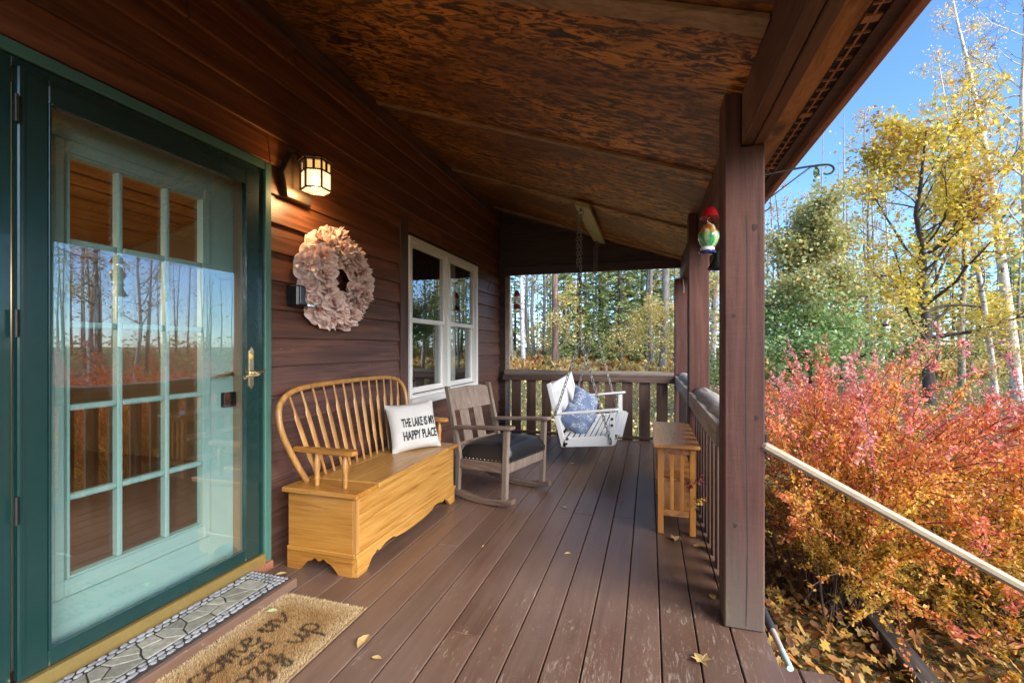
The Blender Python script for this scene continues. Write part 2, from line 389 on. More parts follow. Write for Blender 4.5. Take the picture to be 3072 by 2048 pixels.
M['feeder'] = mat_feeder(); M['blueglass'] = plain('dark_blue_glass', (.02,.02,.14), .12, coat=.5); M['clear'] = plain('milky_glass', (.62,.64,.66), .12)
M['frost'] = plain('frosted_white_glass', (.75,.72,.68), .35)
M['bamboo'] = plain('pale_bamboo', (.42,.36,.16), .5, var=.2)
M['coirbase'] = plain('coir_backing', (.22,.13,.055), .95, var=.3)
M['attr'] = mat_attr('coir_fibre', .95)
M['rubber'] = plain('black_rubber', (.026,.024,.022), .8)
def mat_stone(name, a, b):
    t = NT(name); n = t.noise(t.coords(), 38, 6, .65); oi = t.n.new('ShaderNodeObjectInfo'); br = t.math('MULTIPLY_ADD', oi.outputs['Random'], .45); br.node.inputs[2].default_value = .75
    c = t.new('ShaderNodeHueSaturation', Value=br, Color=t.ramp(n, [(.3, a), (.7, b)])).outputs[0]; t.col(c); t.bump(n, .4, .004); return t.set(Roughness=.75)
M['pebble'] = mat_stone('pale_grey_pebble', (.17,.175,.18), (.31,.315,.32)); M['flag'] = mat_stone('grey_green_flagstone', (.17,.165,.13), (.33,.32,.26))
M['flower'] = None
def mat_flower():
    t = NT('blush_petals'); a = t.new('ShaderNodeAttribute', _attribute_name='Col').outputs['Color']; oi = t.n.new('ShaderNodeObjectInfo')
    br = t.math('MULTIPLY_ADD', oi.outputs['Random'], .25); br.node.inputs[2].default_value = .88
    c = t.new('ShaderNodeHueSaturation', Value=br, Color=a).outputs[0]; t.col(c); return t.set(Roughness=.7, Subsurface_Weight=.0)
M['flower'] = mat_flower()
M['leaf'] = mat_leaf('autumn_leaf'); M['needle'] = mat_leaf('spruce_needles', .4); M['litter'] = mat_attr('fallen_leaf', .75)
def mat_bark(name, a, b, c2, scale=9, zs=.3, spots=None):
    t = NT(name); v = t.coords((1,1,zs)); n = t.noise(v, scale, 6, .65, .6); c = t.ramp(n, [(.3, a), (.5, b), (.7, c2)])
    if spots:
        s = t.noise(t.coords((.35,.35,1)), spots[1], 4, .6); c = t.mix(t.ramp(s, [(spots[2], 0.0), (spots[2]+.04, .9)]), c, spots[0])
    t.col(c); t.bump(n, .6, .02); return t.set(Roughness=.9)
M['barkgrey'] = mat_bark('grey_aspen_bark', (.10,.09,.075), (.22,.20,.17), (.34,.31,.27))
M['barkbirch'] = mat_bark('white_birch_bark', (.38,.33,.27), (.58,.54,.48), (.70,.67,.62), 6, .8, ((.06,.05,.045), 11, .60))
M['barkdark'] = mat_bark('dark_bark', (.030,.022,.017), (.075,.058,.045), (.13,.10,.08))
M['barkred'] = mat_bark('reddish_pine_bark', (.05,.03,.022), (.15,.095,.07), (.27,.18,.14))
M['twig'] = plain('twig_bark', (.085,.05,.038), .85, var=.4)
M['shrubstem'] = plain('shrub_stem_bark', (.13,.085,.055), .85, var=.4)
M['redstem'] = plain('red_shrub_twig', (.20,.045,.035), .7, var=.3)
def mat_ground():
    t = NT('lawn_with_leaves'); v = t.coords((1,1,1), False); n = t.noise(v, 1.3, 6, .6); n2 = t.noise(v, 24, 5, .7); n3 = t.noise(v, 70, 3, .7)
    g = t.ramp(n2, [(.35, (.05,.062,.018)), (.55, (.12,.135,.04)), (.7, (.24,.22,.075))])
    lf = t.ramp(n3, [(.35, (.16,.085,.03)), (.55, (.42,.27,.08)), (.7, (.60,.45,.17))])
    m = t.math('ADD', t.math('MULTIPLY', t.math('SUBTRACT', n2, .42), 5.0), t.math('MULTIPLY', t.math('SUBTRACT', n, .5), 2.2), True)
    t.col(t.mix(m, g, lf)); t.bump(t.math('ADD', n2, n3), .8, .05); return t.set(Roughness=.95)
M['ground'] = mat_ground()
M['timber'] = wood('grey_landscape_timber', (.03,.025,.02), (.075,.062,.05), (.13,.11,.09), axis=1, grain=12, rough=.9, bump=.5)
M['handrail'] = wood('pale_peeled_rail', (.20,.14,.085), (.34,.26,.17), (.42,.34,.24), axis=0, grain=12, stretch=.06, rough=.55, bump=.15, contrast=(.28,.45,.65), knots=True)
M['pine'] = wood('knotty_pine', (.22,.075,.015), (.46,.20,.05), (.56,.27,.08), axis=1, grain=10, stretch=.08, rough=.4, bump=.05, vary=.3)
M['plaster'] = plain('tan_room_wall', (.20,.13,.065), .9)
M['carpet'] = plain('room_floor', (.16,.09,.05), .7)
M['sheer'] = plain('white_sheer_curtain', (.70,.68,.65), .9)
M['shingle'] = plain('dark_roof_shingle', (.05,.045,.042), .9, var=.3)
M['plasticgrey'] = plain('dark_grey_plastic', (.04,.042,.045), .4); M['polewood'] = plain('pale_pole', (.42,.37,.31), .6, var=.15); M['mint'] = plain('mint_paint', (.45,.62,.53), .5)
M['knot'] = plain('dark_knot', (.022,.012,.009), .8)
M['ventdark'] = plain('dark_vent_screen', (.015,.010,.008), .8)
# ================================================================ the setting
W = -2.03                                   # outer face of the house wall
rng = random.Random(7); nr = np.random.default_rng(11)
GZ = -0.55
def ceil_z(x): return 3.1 - .345*(x+2.03)

def gz(x, y):
    d = math.hypot(x, y); return GZ + .05*math.sin(x*.7+1)*math.cos(y*.6) + (.2*math.sin(x*.13)*math.cos(y*.11+.6) if d > 8 else 0) + 1.0*min(1, max(0, (d-14)/26))
# ground: one sheet to the horizon, gently uneven
def ground():
    n = 120; xs = np.concatenate([-np.geomspace(400, .5, n//2), np.geomspace(.5, 400, n//2)]); V = []; 
    for y in xs:
        for x in xs:
            d = math.hypot(x, y); z = gz(x, y)
            if -9 < x < .8 and -5 < y < 7: z = GZ-.02
            V.append((x, y, z))
    m = len(xs); F = [(j*m+i, j*m+i+1, (j+1)*m+i+1, (j+1)*m+i) for j in range(m-1) for i in range(m-1)]
    return tag(link('ground', np_mesh('ground', V, F, M['ground'], smooth=True)), kind='structure')
ground()

# ---- deck
deck = thing('deck', 'brown painted porch deck of long boards', 'deck', (-.8, 2, 0)); deck['kind'] = 'structure'; del deck['category']
edges = [.4715-.1424*k for k in range(19)]
for i in range(18):
    x1 = edges[i]-.0028; x0 = max(edges[i+1]+.0028, -2.06)
    if x1 < -2.03: break
    cuts = [-.75] + sorted(rng.uniform(0, 5.6) for _ in range(rng.choice([1,1,2]))) + [6.02]
    cuts = [c for j, c in enumerate(cuts) if j == 0 or c-cuts[j-1] > .7]
    cuts[-1] = 6.02
    for a, b in zip(cuts[:-1], cuts[1:]):
        dz = rng.uniform(-.0012, .0012)
        MB().box((x0, a+.0015, -.034), (x1, b-.0015, dz)).build('deck_board', M['deck'], deck, bevel=.003)
MB().box((-2.05, -.75, -.20), (.44, 6.0, -.06)).build('deck_joists', M['darktrim'], deck)
MB().box((.443, -.75, -.30), (.473, 6.03, -.036)).build('deck_fascia', M['browntrim'], deck)
MB().box((-2.05, 6.0, -.30), (.44, 6.04, -.036)).build('deck_fascia', M['rail'], deck)

# ---- steps down to the yard
steps = thing('porch_steps', 'worn painted steps going down to the leafy yard', 'steps', (.75, 1.5, GZ))
for k, (x0, z) in enumerate(((.476, -.19), (.756, -.37))):
    for j in range(2):
        MB().box((x0+j*.139, .6, z-.038), (x0+j*.139+.135, 2.235, z)).build('tread', M['deck'], steps, bevel=.006)
MB().prism([(.48, -.232), (.48, -.57), (1.3, -.57), (1.03, -.41), (1.03, -.412), (.75, -.232)], 2.16, 2.2, 'Y').build('stringer', M['browntrim'], steps)
MB().prism([(.48, -.232), (.48, -.57), (1.3, -.57), (1.03, -.41), (1.03, -.412), (.75, -.232)], .64, .68, 'Y').build('stringer', M['browntrim'], steps)

# ---- the house
house = thing('log_house', 'brown wood sided house wall and porch roof', 'house', (-2.1, 2, 0))
wall = link('wall', MB().box((-2.13, -3, -.3), (W-.034, .86, 3.14)).box((-2.13, 1.99, -.3), (W-.034, 3.53, 3.14)).box((-2.13, 5.23, -.3), (W-.034, 6.19, 3.14))
     .box((-2.13, .86, 2.18), (W-.034, 1.99, 3.14)).box((-2.13, 3.53, 2.19), (W-.034, 5.23, 3.14)).box((-2.13, 3.53, -.3), (W-.034, 5.23, .68)).mesh('wall', M['darktrim']), house)
def siding_piece(a, b, z0, h, off):
    if b-a < .03: return
    zt = min(z0+.178, 3.0)
    k = (zt-z0)/.163
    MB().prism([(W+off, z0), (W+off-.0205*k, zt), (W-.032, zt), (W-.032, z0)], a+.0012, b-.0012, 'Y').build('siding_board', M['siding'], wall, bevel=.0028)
z = .105-.163; course = 0
while z < 2.98:
    lo, hi = z, z+.163
    spans = [(-3.0, 6.13)]
    def cut(sp, a, b):
        out = []
        for s0, s1 in sp:
            if b <= s0 or a >= s1: out.append((s0, s1)); continue
            if a > s0: out.append((s0, a))
            if b < s1: out.append((b, s1))
        return out
    if lo < 2.12: spans = cut(spans, .86, 1.999)
    if .60 < lo < 2.16: spans = cut(spans, 3.43, 5.235)
    for s0, s1 in spans:
        cs = [s0]
        if s1-s0 > 2.2:
            c = s0 + rng.uniform(.9, 2.6)
            while c < s1-.6: cs.append(c); c += rng.uniform(1.8, 3.4)
        cs.append(s1)
        for a, b in zip(cs[:-1], cs[1:]): siding_piece(a, b, z, .163, rng.uniform(-.0015, .0015))
    z += .163; course += 1
MB().box((W-.03, -3, 2.985), (W+.012, 6.13, 3.105)).build('frieze_board', M['beam'], house, bevel=.003)
MB().box((W-.03, 3.43, .60), (W+.006, 3.553, 2.30)).build('window_trim', M['browntrim'], house, bevel=.002)
MB().box((W-.03, 5.216, .66), (W+.004, 5.25, 2.19)).build('window_trim', M['browntrim'], house, bevel=.002)
MB().box((-2.13, 6.135, -.05), (W+.075, 6.20, 3.1)).build('corner_board', M['darktrim'], house, bevel=.002)
MB().box((W+.076, 6.13, -.04), (W+.137, 6.19, 2.2)).build('corner_post', M['greyrail'], house, bevel=.003)

# porch ceiling: stained plywood sheets and battens, laid on the slope
slope = math.atan(.345)
cl_me = MB().hexa([(-2.1, -.7, ceil_z(-2.1)+.03), (.40, -.7, ceil_z(.40)+.03), (.40, 6.2, ceil_z(.40)+.03), (-2.1, 6.2, ceil_z(-2.1)+.03),
                   (-2.1, -.7, ceil_z(-2.1)+.06), (.40, -.7, ceil_z(.40)+.06), (.40, 6.2, ceil_z(.40)+.06), (-2.1, 6.2, ceil_z(-2.1)+.06)]).mesh('porch_ceiling', M['darktrim'])
pceil = link('porch_ceiling', cl_me, house)
BAT = [.29, 1.68, 3.06, 4.44, 5.82]
bounds = [-.7] + BAT + [6.12]
for a, b in zip(bounds[:-1], bounds[1:]):
    MB().hexa([(-2.05, a+.002, ceil_z(-2.05)), (.385, a+.002, ceil_z(.385)), (.385, b-.002, ceil_z(.385)), (-2.05, b-.002, ceil_z(-2.05)),
               (-2.05, a+.002, ceil_z(-2.05)+.012), (.385, a+.002, ceil_z(.385)+.012), (.385, b-.002, ceil_z(.385)+.012), (-2.05, b-.002, ceil_z(-2.05)+.012)]).build('plywood_sheet', M['ply'], pceil)
for k, yb in enumerate(BAT):
    w = .045 if yb < 2 else .022; x0, x1 = -2.01, .372
    MB().hexa([(x0, yb-w, ceil_z(x0)-.024), (x1, yb-w, ceil_z(x1)-.024), (x1, yb+w, ceil_z(x1)-.024), (x0, yb+w, ceil_z(x0)-.024),
               (x0, yb-w, ceil_z(x0)-.002), (x1, yb-w, ceil_z(x1)-.002), (x1, yb+w, ceil_z(x1)-.002), (x0, yb+w, ceil_z(x0)-.002)]).build('batten', M['batten'], pceil, bevel=.002)
# beam of two planks, soffit, vent, fascia
MB().box((.376, -.7, 2.052), (.421, 6.19, 2.32)).build('beam', M['beam'], house, bevel=.005)
MB().box((.424, -.7, 2.048), (.466, 6.19, 2.32)).build('beam', M['beam'], house, bevel=.005)
soff = link('soffit', MB().box((.467, -.8, 2.095), (.556, 6.4, 2.107)).mesh('soffit', M['cedar']), house)
MB().box((.557, -.8, 2.094), (.598, 6.4, 2.106)).build('vent_backing', M['ventdark'], soff)
for k in range(int((6.4+.7)/.06)):
    y = -.7+k*.06; wide = .03 if k % 9 == 0 else .006
    MB().box((.557, y-wide/2, 2.086), (.598, y+wide/2, 2.0935)).build('vent_bar', M['fascia'], soff)
MB().box((.574, -.8, 2.087), (.579, 6.4, 2.0932)).build('vent_bar', M['fascia'], soff)
MB().box((.599, -.8, 2.08), (.64, 6.4, 2.102)).build('soffit_edge', M['darktrim'], soff)
MB().box((.641, -.8, 2.05), (.668, 6.4, 2.20)).build('fascia_board', M['fascia'], house, bevel=.003)
# gable panel at the far end, header and rafter trim
MB().prism([(-2.0, 2.20), (.374, 2.20), (.374, ceil_z(.374)-.004), (-2.0, ceil_z(-2.0)-.004)], 6.10, 6.14, 'Y').build('gable_panel', M['darktrim'], house)
MB().box((-1.96, 6.05, 2.185), (.374, 6.098, 2.30)).build('end_header', M['darktrim'], house, bevel=.004)
MB().hexa([(-2.0, 6.06, ceil_z(-2)-.11), (.374, 6.06, ceil_z(.374)-.09), (.374, 6.099, ceil_z(.374)-.09), (-2.0, 6.099, ceil_z(-2)-.11),
           (-2.0, 6.06, ceil_z(-2)-.003), (.374, 6.06, ceil_z(.374)-.003), (.374, 6.099, ceil_z(.374)-.003), (-2.0, 6.099, ceil_z(-2)-.003)]).build('gable_rafter', M['darktrim'], house, bevel=.003)
# main roof over porch and house, and the closed house behind
zr = lambda x: ceil_z(x)+.13  # unseen porch end of roof and ceiling cut short to let in more light
MB().hexa([(-7.2, -3.4, zr(-7.2)), (-1.9, -3.4, zr(-1.9)), (-1.9, 6.5, zr(-1.9)), (-7.2, 6.5, zr(-7.2)), (-7.2, -3.4, zr(-7.2)+.1), (-1.9, -3.4, zr(-1.9)+.1), (-1.9, 6.5, zr(-1.9)+.1), (-7.2, 6.5, zr(-7.2)+.1)]).hexa([(-1.9, -.85, zr(-1.9)), (.69, -.85, zr(.69)), (.69, 6.5, zr(.69)), (-1.9, 6.5, zr(-1.9)), (-1.9, -.85, zr(-1.9)+.1), (.69, -.85, zr(.69)+.1), (.69, 6.5, zr(.69)+.1), (-1.9, 6.5, zr(-1.9)+.1)]).build('roof', M['shingle'], house)
MB().hexa([(-13, -3.4, 2.7), (-7.2, -3.4, zr(-7.2)), (-7.2, 6.5, zr(-7.2)), (-13, 6.5, 2.7), (-13, -3.4, 2.8), (-7.2, -3.4, zr(-7.2)+.1), (-7.2, 6.5, zr(-7.2)+.1), (-13, 6.5, 2.8)]).build('roof', M['shingle'], house)
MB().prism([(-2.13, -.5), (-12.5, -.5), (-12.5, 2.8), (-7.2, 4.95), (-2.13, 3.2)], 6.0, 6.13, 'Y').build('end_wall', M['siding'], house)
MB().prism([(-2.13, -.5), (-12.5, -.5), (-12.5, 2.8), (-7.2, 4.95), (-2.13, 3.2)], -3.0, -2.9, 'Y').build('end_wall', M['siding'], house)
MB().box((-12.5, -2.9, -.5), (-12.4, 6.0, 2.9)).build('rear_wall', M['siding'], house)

# room behind the door and window
MB().box((-6.4, -2.9, 0.0), (-2.14, 6.0, .06)).build('room_floor', M['carpet'], house)
MB().box((-6.5, -2.9, .06), (-6.4, 6.0, 4.6)).build('room_back_wall', M['plaster'], house)
MB().box((-6.4, 3.42, .06), (-2.14, 3.5, 2.9)).build('room_partition', M['plaster'], house)
inner = link('room_ceiling', MB().hexa([(-6.5, -2.9, 1.95), (-2.135, -2.9, 2.95), (-2.135, 6.0, 2.95), (-6.5, 6.0, 1.95), (-6.5, -2.9, 2.0), (-2.135, -2.9, 3.0), (-2.135, 6.0, 3.0), (-6.5, 6.0, 2.0)]).mesh('room_ceiling', M['darktrim']), house)
for k in range(24):
    xa = -2.14-k*.178; xb = xa-.150; za = lambda x: 2.95-(-2.135-x)*.229
    MB().hexa([(xb, -2.9, za(xb)-.018), (xa, -2.9, za(xa)-.018), (xa, 3.41, za(xa)-.018), (xb, 3.41, za(xb)-.018), (xb, -2.9, za(xb)-.002), (xa, -2.9, za(xa)-.002), (xa, 3.41, za(xa)-.002), (xb, 3.41, za(xb)-.002)]).build('ceiling_plank', M['pine'], inner, bevel=.003)

# ---- entry door, storm door, casing
cas = link('door_casing', MB().box((W-.10, 1.915, .0), (-1.992, 1.955, 2.15)).box((W-.10, .875, 0), (-1.992, .945, 2.15)).box((W-.10, .945, 2.125), (-1.992, 1.915, 2.15)).mesh('door_casing', M['dkgreen'], bevel=.002), house)
MB().box((W-.03, 1.956, .03), (-1.978, 2.0, 2.195)).build('brick_mould', M['ltgreen'], cas, bevel=.004)
MB().box((W-.03, .83, .03), (-1.978, .874, 2.195)).build('brick_mould', M['ltgreen'], cas, bevel=.004)
MB().box((W-.03, .874, 2.151), (-1.978, 1.956, 2.195)).build('brick_mould', M['ltgreen'], cas, bevel=.004)
MB().box((W-.09, 1.845, .1), (-2.01, 1.862, 2.09)).build('weatherstrip', M['jamb'], cas)
MB().box((-2.10, .86, .0), (-1.955, 1.99, .04)).build('threshold_board', M['fascia'], cas, bevel=.003)
sdr = link('storm_door', MB().box((-2.0, .953, .10), (-1.972, 1.032, 2.12)).box((-2.0, 1.828, .10), (-1.972, 1.912, 2.12)).box((-2.0, 1.032, 2.032), (-1.972, 1.828, 2.12)).box((-2.0, 1.032, .10), (-1.972, 1.828, .158)).mesh('storm_door', M['dkgreen'], bevel=.004), house)
sdr['label'] = 'dark green storm door with full glass'
for a, b in (((1.030, .156), (1.037, 2.034)), ((1.823, .156), (1.830, 2.034)), ((1.037, .156), (1.823, .163)), ((1.037, 2.027), (1.823, 2.034))):
    MB().box((-1.99, a[0], a[1]), (-1.966, b[0], b[1])).build('glazing_bead', M['dkgreen'], sdr, bevel=.001)
MB().box((-1.9875, 1.034, .16), (-1.9845, 1.826, 2.03)).build('glass', M['glass'], sdr)
MB().box((-1.9735, .975, 2.095), (-1.968, 1.895, 2.10)).build('ridge', M['dkgreen'], sdr); MB().box((-1.9735, .975, 2.106), (-1.968, 1.895, 2.111)).build('ridge', M['dkgreen'], sdr)
MB().box((-1.9735, .963, .12), (-1.968, .968, 2.11)).build('ridge', M['dkgreen'], sdr)
for zz in (1.93, 1.23, .62):
    MB().lathe([(.006, 0), (.006, .09)], (-1.968, .947, zz), 10).build('hinge', M['iron'], sdr, smooth=True)
hp = link('handle', MB().prism([(1.841, .998), (1.856, .978), (1.871, .998), (1.871, 1.178), (1.856, 1.200), (1.841, 1.178)], -1.972, -1.966, 'X').mesh('handle', M['brassp'], bevel=.001), sdr)
MB().tube(catmull([(-1.966, 1.862, 1.062), (-1.93, 1.862, 1.062), (-1.915, 1.855, 1.058), (-1.915, 1.83, 1.053), (-1.915, 1.80, 1.054), (-1.917, 1.775, 1.045), (-1.92, 1.768, 1.042)]), [.010]*6+[.007]*24+[.009]*7, 8).tube([(-1.925, 1.86, 1.06), (-1.92, 1.895, 1.075)], [.008, .006], 8).tube([(-1.966, 1.862, 1.062), (-1.955, 1.862, 1.062)], .016, 12).build('handle', M['brassp'], sdr, smooth=True)
MB().box((-1.966, 1.850, 1.135), (-1.956, 1.862, 1.162)).build('latch', M['brass'], sdr, bevel=.001)
MB().box((-1.978, .953, .040), (-1.950, 1.935, .099)).build('brass_sill', M['brass'], sdr, bevel=.004)
dr = link('entry_door', MB().box((-2.112, .985, .1), (-2.07, 1.092, 2.10)).box((-2.112, 1.702, .1), (-2.07, 1.843, 2.10)).box((-2.112, 1.092, .1), (-2.07, 1.702, .275)).box((-2.112, 1.092, 1.963), (-2.07, 1.702, 2.10)).mesh('entry_door', M['teal'], bevel=.002), house)
dr['label'] = 'teal entry door with fifteen panes'
y0, y1, z0, z1 = 1.088, 1.706, .271, 1.967
MB().box((-2.09, y0, z0), (-2.056, 1.126, z1)).box((-2.09, 1.668, z0), (-2.056, y1, z1)).box((-2.09, 1.126, z0), (-2.056, 1.668, .341)).box((-2.09, 1.126, 1.913), (-2.056, 1.668, z1)).build('lite_frame', M['teal'], dr, bevel=.007)
MB().box((-2.09, 1.127, .342), (-2.05, 1.136, 1.912)).box((-2.09, 1.658, .342), (-2.05, 1.667, 1.912)).box((-2.09, 1.136, .342), (-2.05, 1.658, .351)).box((-2.09, 1.136, 1.903), (-2.05, 1.658, 1.912)).build('glazing_bead', M['teal'], dr, bevel=.002)
ys = [1.136, 1.2945, 1.3145, 1.4835, 1.5035, 1.658]; zs = [.351, .628, .650, .960, .982, 1.268, 1.292, 1.574, 1.600, 1.903]
for k in (1, 3): MB().box((-2.088, ys[k], .351), (-2.052, ys[k+1], 1.903)).build('muntin', M['teal'], dr, bevel=.005)
for k in (1, 3, 5, 7):
    for j in (0, 2, 4): MB().box((-2.087, ys[j], zs[k]), (-2.054, ys[j+1], zs[k+1])).build('muntin', M['teal'], dr, bevel=.005)
for k in (0, 2, 4, 6, 8):
    for j in (0, 2, 4): MB().box((-2.082, ys[j]-.002, zs[k]-.002), (-2.079, ys[j+1]+.002, zs[k+1]+.002)).build('pane', M['paneglass'], dr)
MB().box((-2.07, 1.768, .892), (-2.045, 1.838, .966)).box((-2.045, 1.775, .918), (-2.03, 1.80, .928)).build('deadbolt', M['black'], dr, bevel=.003)
MB().tube([(-2.07, 1.80, 1.06), (-2.03, 1.80, 1.06)], .012, 10).tube(catmull([(-2.03, 1.80, 1.06), (-2.027, 1.77, 1.058), (-2.027, 1.73, 1.055), (-2.03, 1.70, 1.048)]), .008, 8).build('lever', M['brassp'], dr, smooth=True)

# ---- twin double-hung window
wf = MB(); wy0, wy1, wz0, wz1 = 3.556, 5.212, .735, 2.176
wf.box((W-.06, wy0, wz0), (W+.022, wy0+.045, wz1)).box((W-.06, wy1-.05, wz0), (W+.022, wy1, wz1)).box((W-.06, wy0+.045, wz1-.045), (W+.022, wy1-.05, wz1)).box((W-.06, wy0+.045, wz0), (W+.022, wy1-.05, wz0+.03)).box((W-.06, 4.335, wz0+.03), (W+.022, 4.405, wz1-.045))
win = link('window', wf.mesh('window', M['vinyl'], bevel=.003), house); win['label'] = 'twin double-hung window with cream frames'
MB().box((W-.06, wy0-.02, .672), (W+.06, wy1+.02, .734)).build('sill', M['vinyl'], win, bevel=.006)
for a, b in ((wy0+.045, 4.335), (4.405, wy1-.05)):
    for zz0, zz1, xo in ((1.415, wz1-.045, -.012), (wz0+.03, 1.455, -.040)):
        s_ = .036; xf = W+xo
        MB().box((xf-.028, a, zz0), (xf, a+s_, zz1)).box((xf-.028, b-s_, zz0), (xf, b, zz1)).box((xf-.028, a+s_, zz0), (xf, b-s_, zz0+(.042 if zz0 > 1 else .055))).box((xf-.028, a+s_, zz1-s_), (xf, b-s_, zz1)).build('sash', M['vinyl'], win, bevel=.003)
        MB().box((xf-.016, a+s_-.003, zz0+.038), (xf-.012, b-s_+.003, zz1-s_+.003)).build('pane', M['glass2'], win)
cu = MB(); pts = [(-2.20+.02*math.sin(k*1.25), 4.55+k*.017) for k in range(24)]
cu.prism(pts + [(p[0]-.004, p[1]) for p in reversed(pts)], .5, 2.3, 'Z')
tag(cu.build('curtain', M['sheer'], smooth=True), 'white sheer curtain behind the right half of the window', 'curtain')
MB().box((-5.9, 3.51, .06), (-2.14, 5.99, .08)).build('room_floor', M['carpet'], house)

# ---- posts
def post(y, label, top):
    p = thing('porch_post', label, 'post', (.385, y+.07, 0), group='porch posts')
    g = MB().prism([(.307, .002), (.463, .002), (.463, 2.046), (.3745, 2.046), (.3745, top), (.307, top)], y, y+.15, 'Y')
    g.build('timber', M['post'], p, bevel=.006); return p
P1 = post(2.12, 'thick reddish brown timber post nearest the steps', ceil_z(.34)-.006)
P2 = post(3.95, 'middle timber post between the two side railings', ceil_z(.34)-.006)
P3 = post(6.045, 'timber corner post at the far end of the deck', 2.046)
# drying crack and knots on the nearest post
crk = [(2.118, z, .3905+.0035*math.sin(z*5)+.004*math.sin(z*1.7)) for z in np.linspace(.02, 1.75, 40)]
cm = MB()
for k in range(39):
    y_, za, xa = crk[k]; _, zb, xb = crk[k+1]; w = .0011+.0012*abs(math.sin(k*.45))
    cm.add([(xa-w, 2.1192, za), (xa+w, 2.1192, za), (xb+w, 2.1192, zb), (xb-w, 2.1192, zb)], [(0,1,2,3)])
cm.build('drying_crack', M['rubber'], P1)
for (x, zz, r) in ((.425, 1.70, .011), (.345, 1.33, .006), (.432, .90, .008), (.35, .44, .007)):
    MB().add([(x+r*(1+.25*math.sin(k*2.1))*math.cos(k*math.pi/5), 2.1186, zz+1.25*r*(1+.25*math.cos(k*1.7))*math.sin(k*math.pi/5)) for k in range(10)], [tuple(range(10))]).build('knot', M['knot'], P1)

# ---- railings
def railing_end():
    r = thing('porch_railing', 'brown railing across the far end of the deck', 'railing', (-.8, 6.03, 0))
    pts = [(-1.93+i*.28, 6.062, .832+.005*math.sin(i*1.3)) for i in range(9)]; pts[-1] = (.30, 6.062, .832)
    MB().tube(pts, [.046+.004*math.sin(i*2.1) for i in range(9)], 14).build('log_rail', M['logx'], r, smooth=True)
    MB().box((-1.95, 6.0, .735), (.306, 6.04, .803)).build('top_board', M['rail'], r, bevel=.004)
    MB().box((-1.95, 6.0, .012), (.306, 6.038, .05)).build('bottom_rail', M['rail'], r, bevel=.004)
    for k in range(10):
        x = -1.765+.2135*k; w = .066+rng.uniform(-.003, .003)
        MB().box((x-w, 6.0405, -.02), (x+w, 6.065, .74)).build('baluster', M['picket'], r, bevel=.003)
def railing_side(ya, yb, label, gap0):
    r = thing('porch_railing', label, 'railing', (.36, (ya+yb)/2, 0))
    n = 10; pts = [(.405+.006*math.sin(i*1.7), ya+(yb-ya)*i/(n-1), .805+.008*math.cos(i*1.1)) for i in range(n)]
    MB().tube(pts, [.073+.006*math.sin(i*2.3+1) for i in range(n)], 16).build('log_rail', M['log'], r, smooth=True)
    MB().box((.308, ya+gap0, .715), (.348, yb-.002, .828)).build('top_board', M['greyrail'], r, bevel=.003)
    y = ya+.10
    while y < yb-.06:
        MB().box((.349, y-.045, -.03), (.372, y+.045, .74)).build('baluster', M['picket'], r, bevel=.003); y += .165
railing_end()
railing_side(2.275, 3.945, 'near side railing with weathered log rail beside the small table', .115)
railing_side(4.105, 6.04, 'far side railing with weathered log rail beyond the middle post', .0)

# ---- stair handrail
hr = thing('stair_handrail', 'pale peeled wood handrail sloping down beside the steps', 'handrail', (1.7, 2.1, GZ))
MB().bar((.452, 2.13, .789), (1.80, 2.13, .047), .042, .036).build('rail', M['handrail'], hr, bevel=.011)
MB().box((.4635, 2.125, .745), (.472, 2.165, .83)).build('bracket', M['iron'], hr, bevel=.002)
MB().box((1.74, 2.06, GZ), (1.83, 2.15, .10)).build('newel', M['post'], hr, bevel=.004)
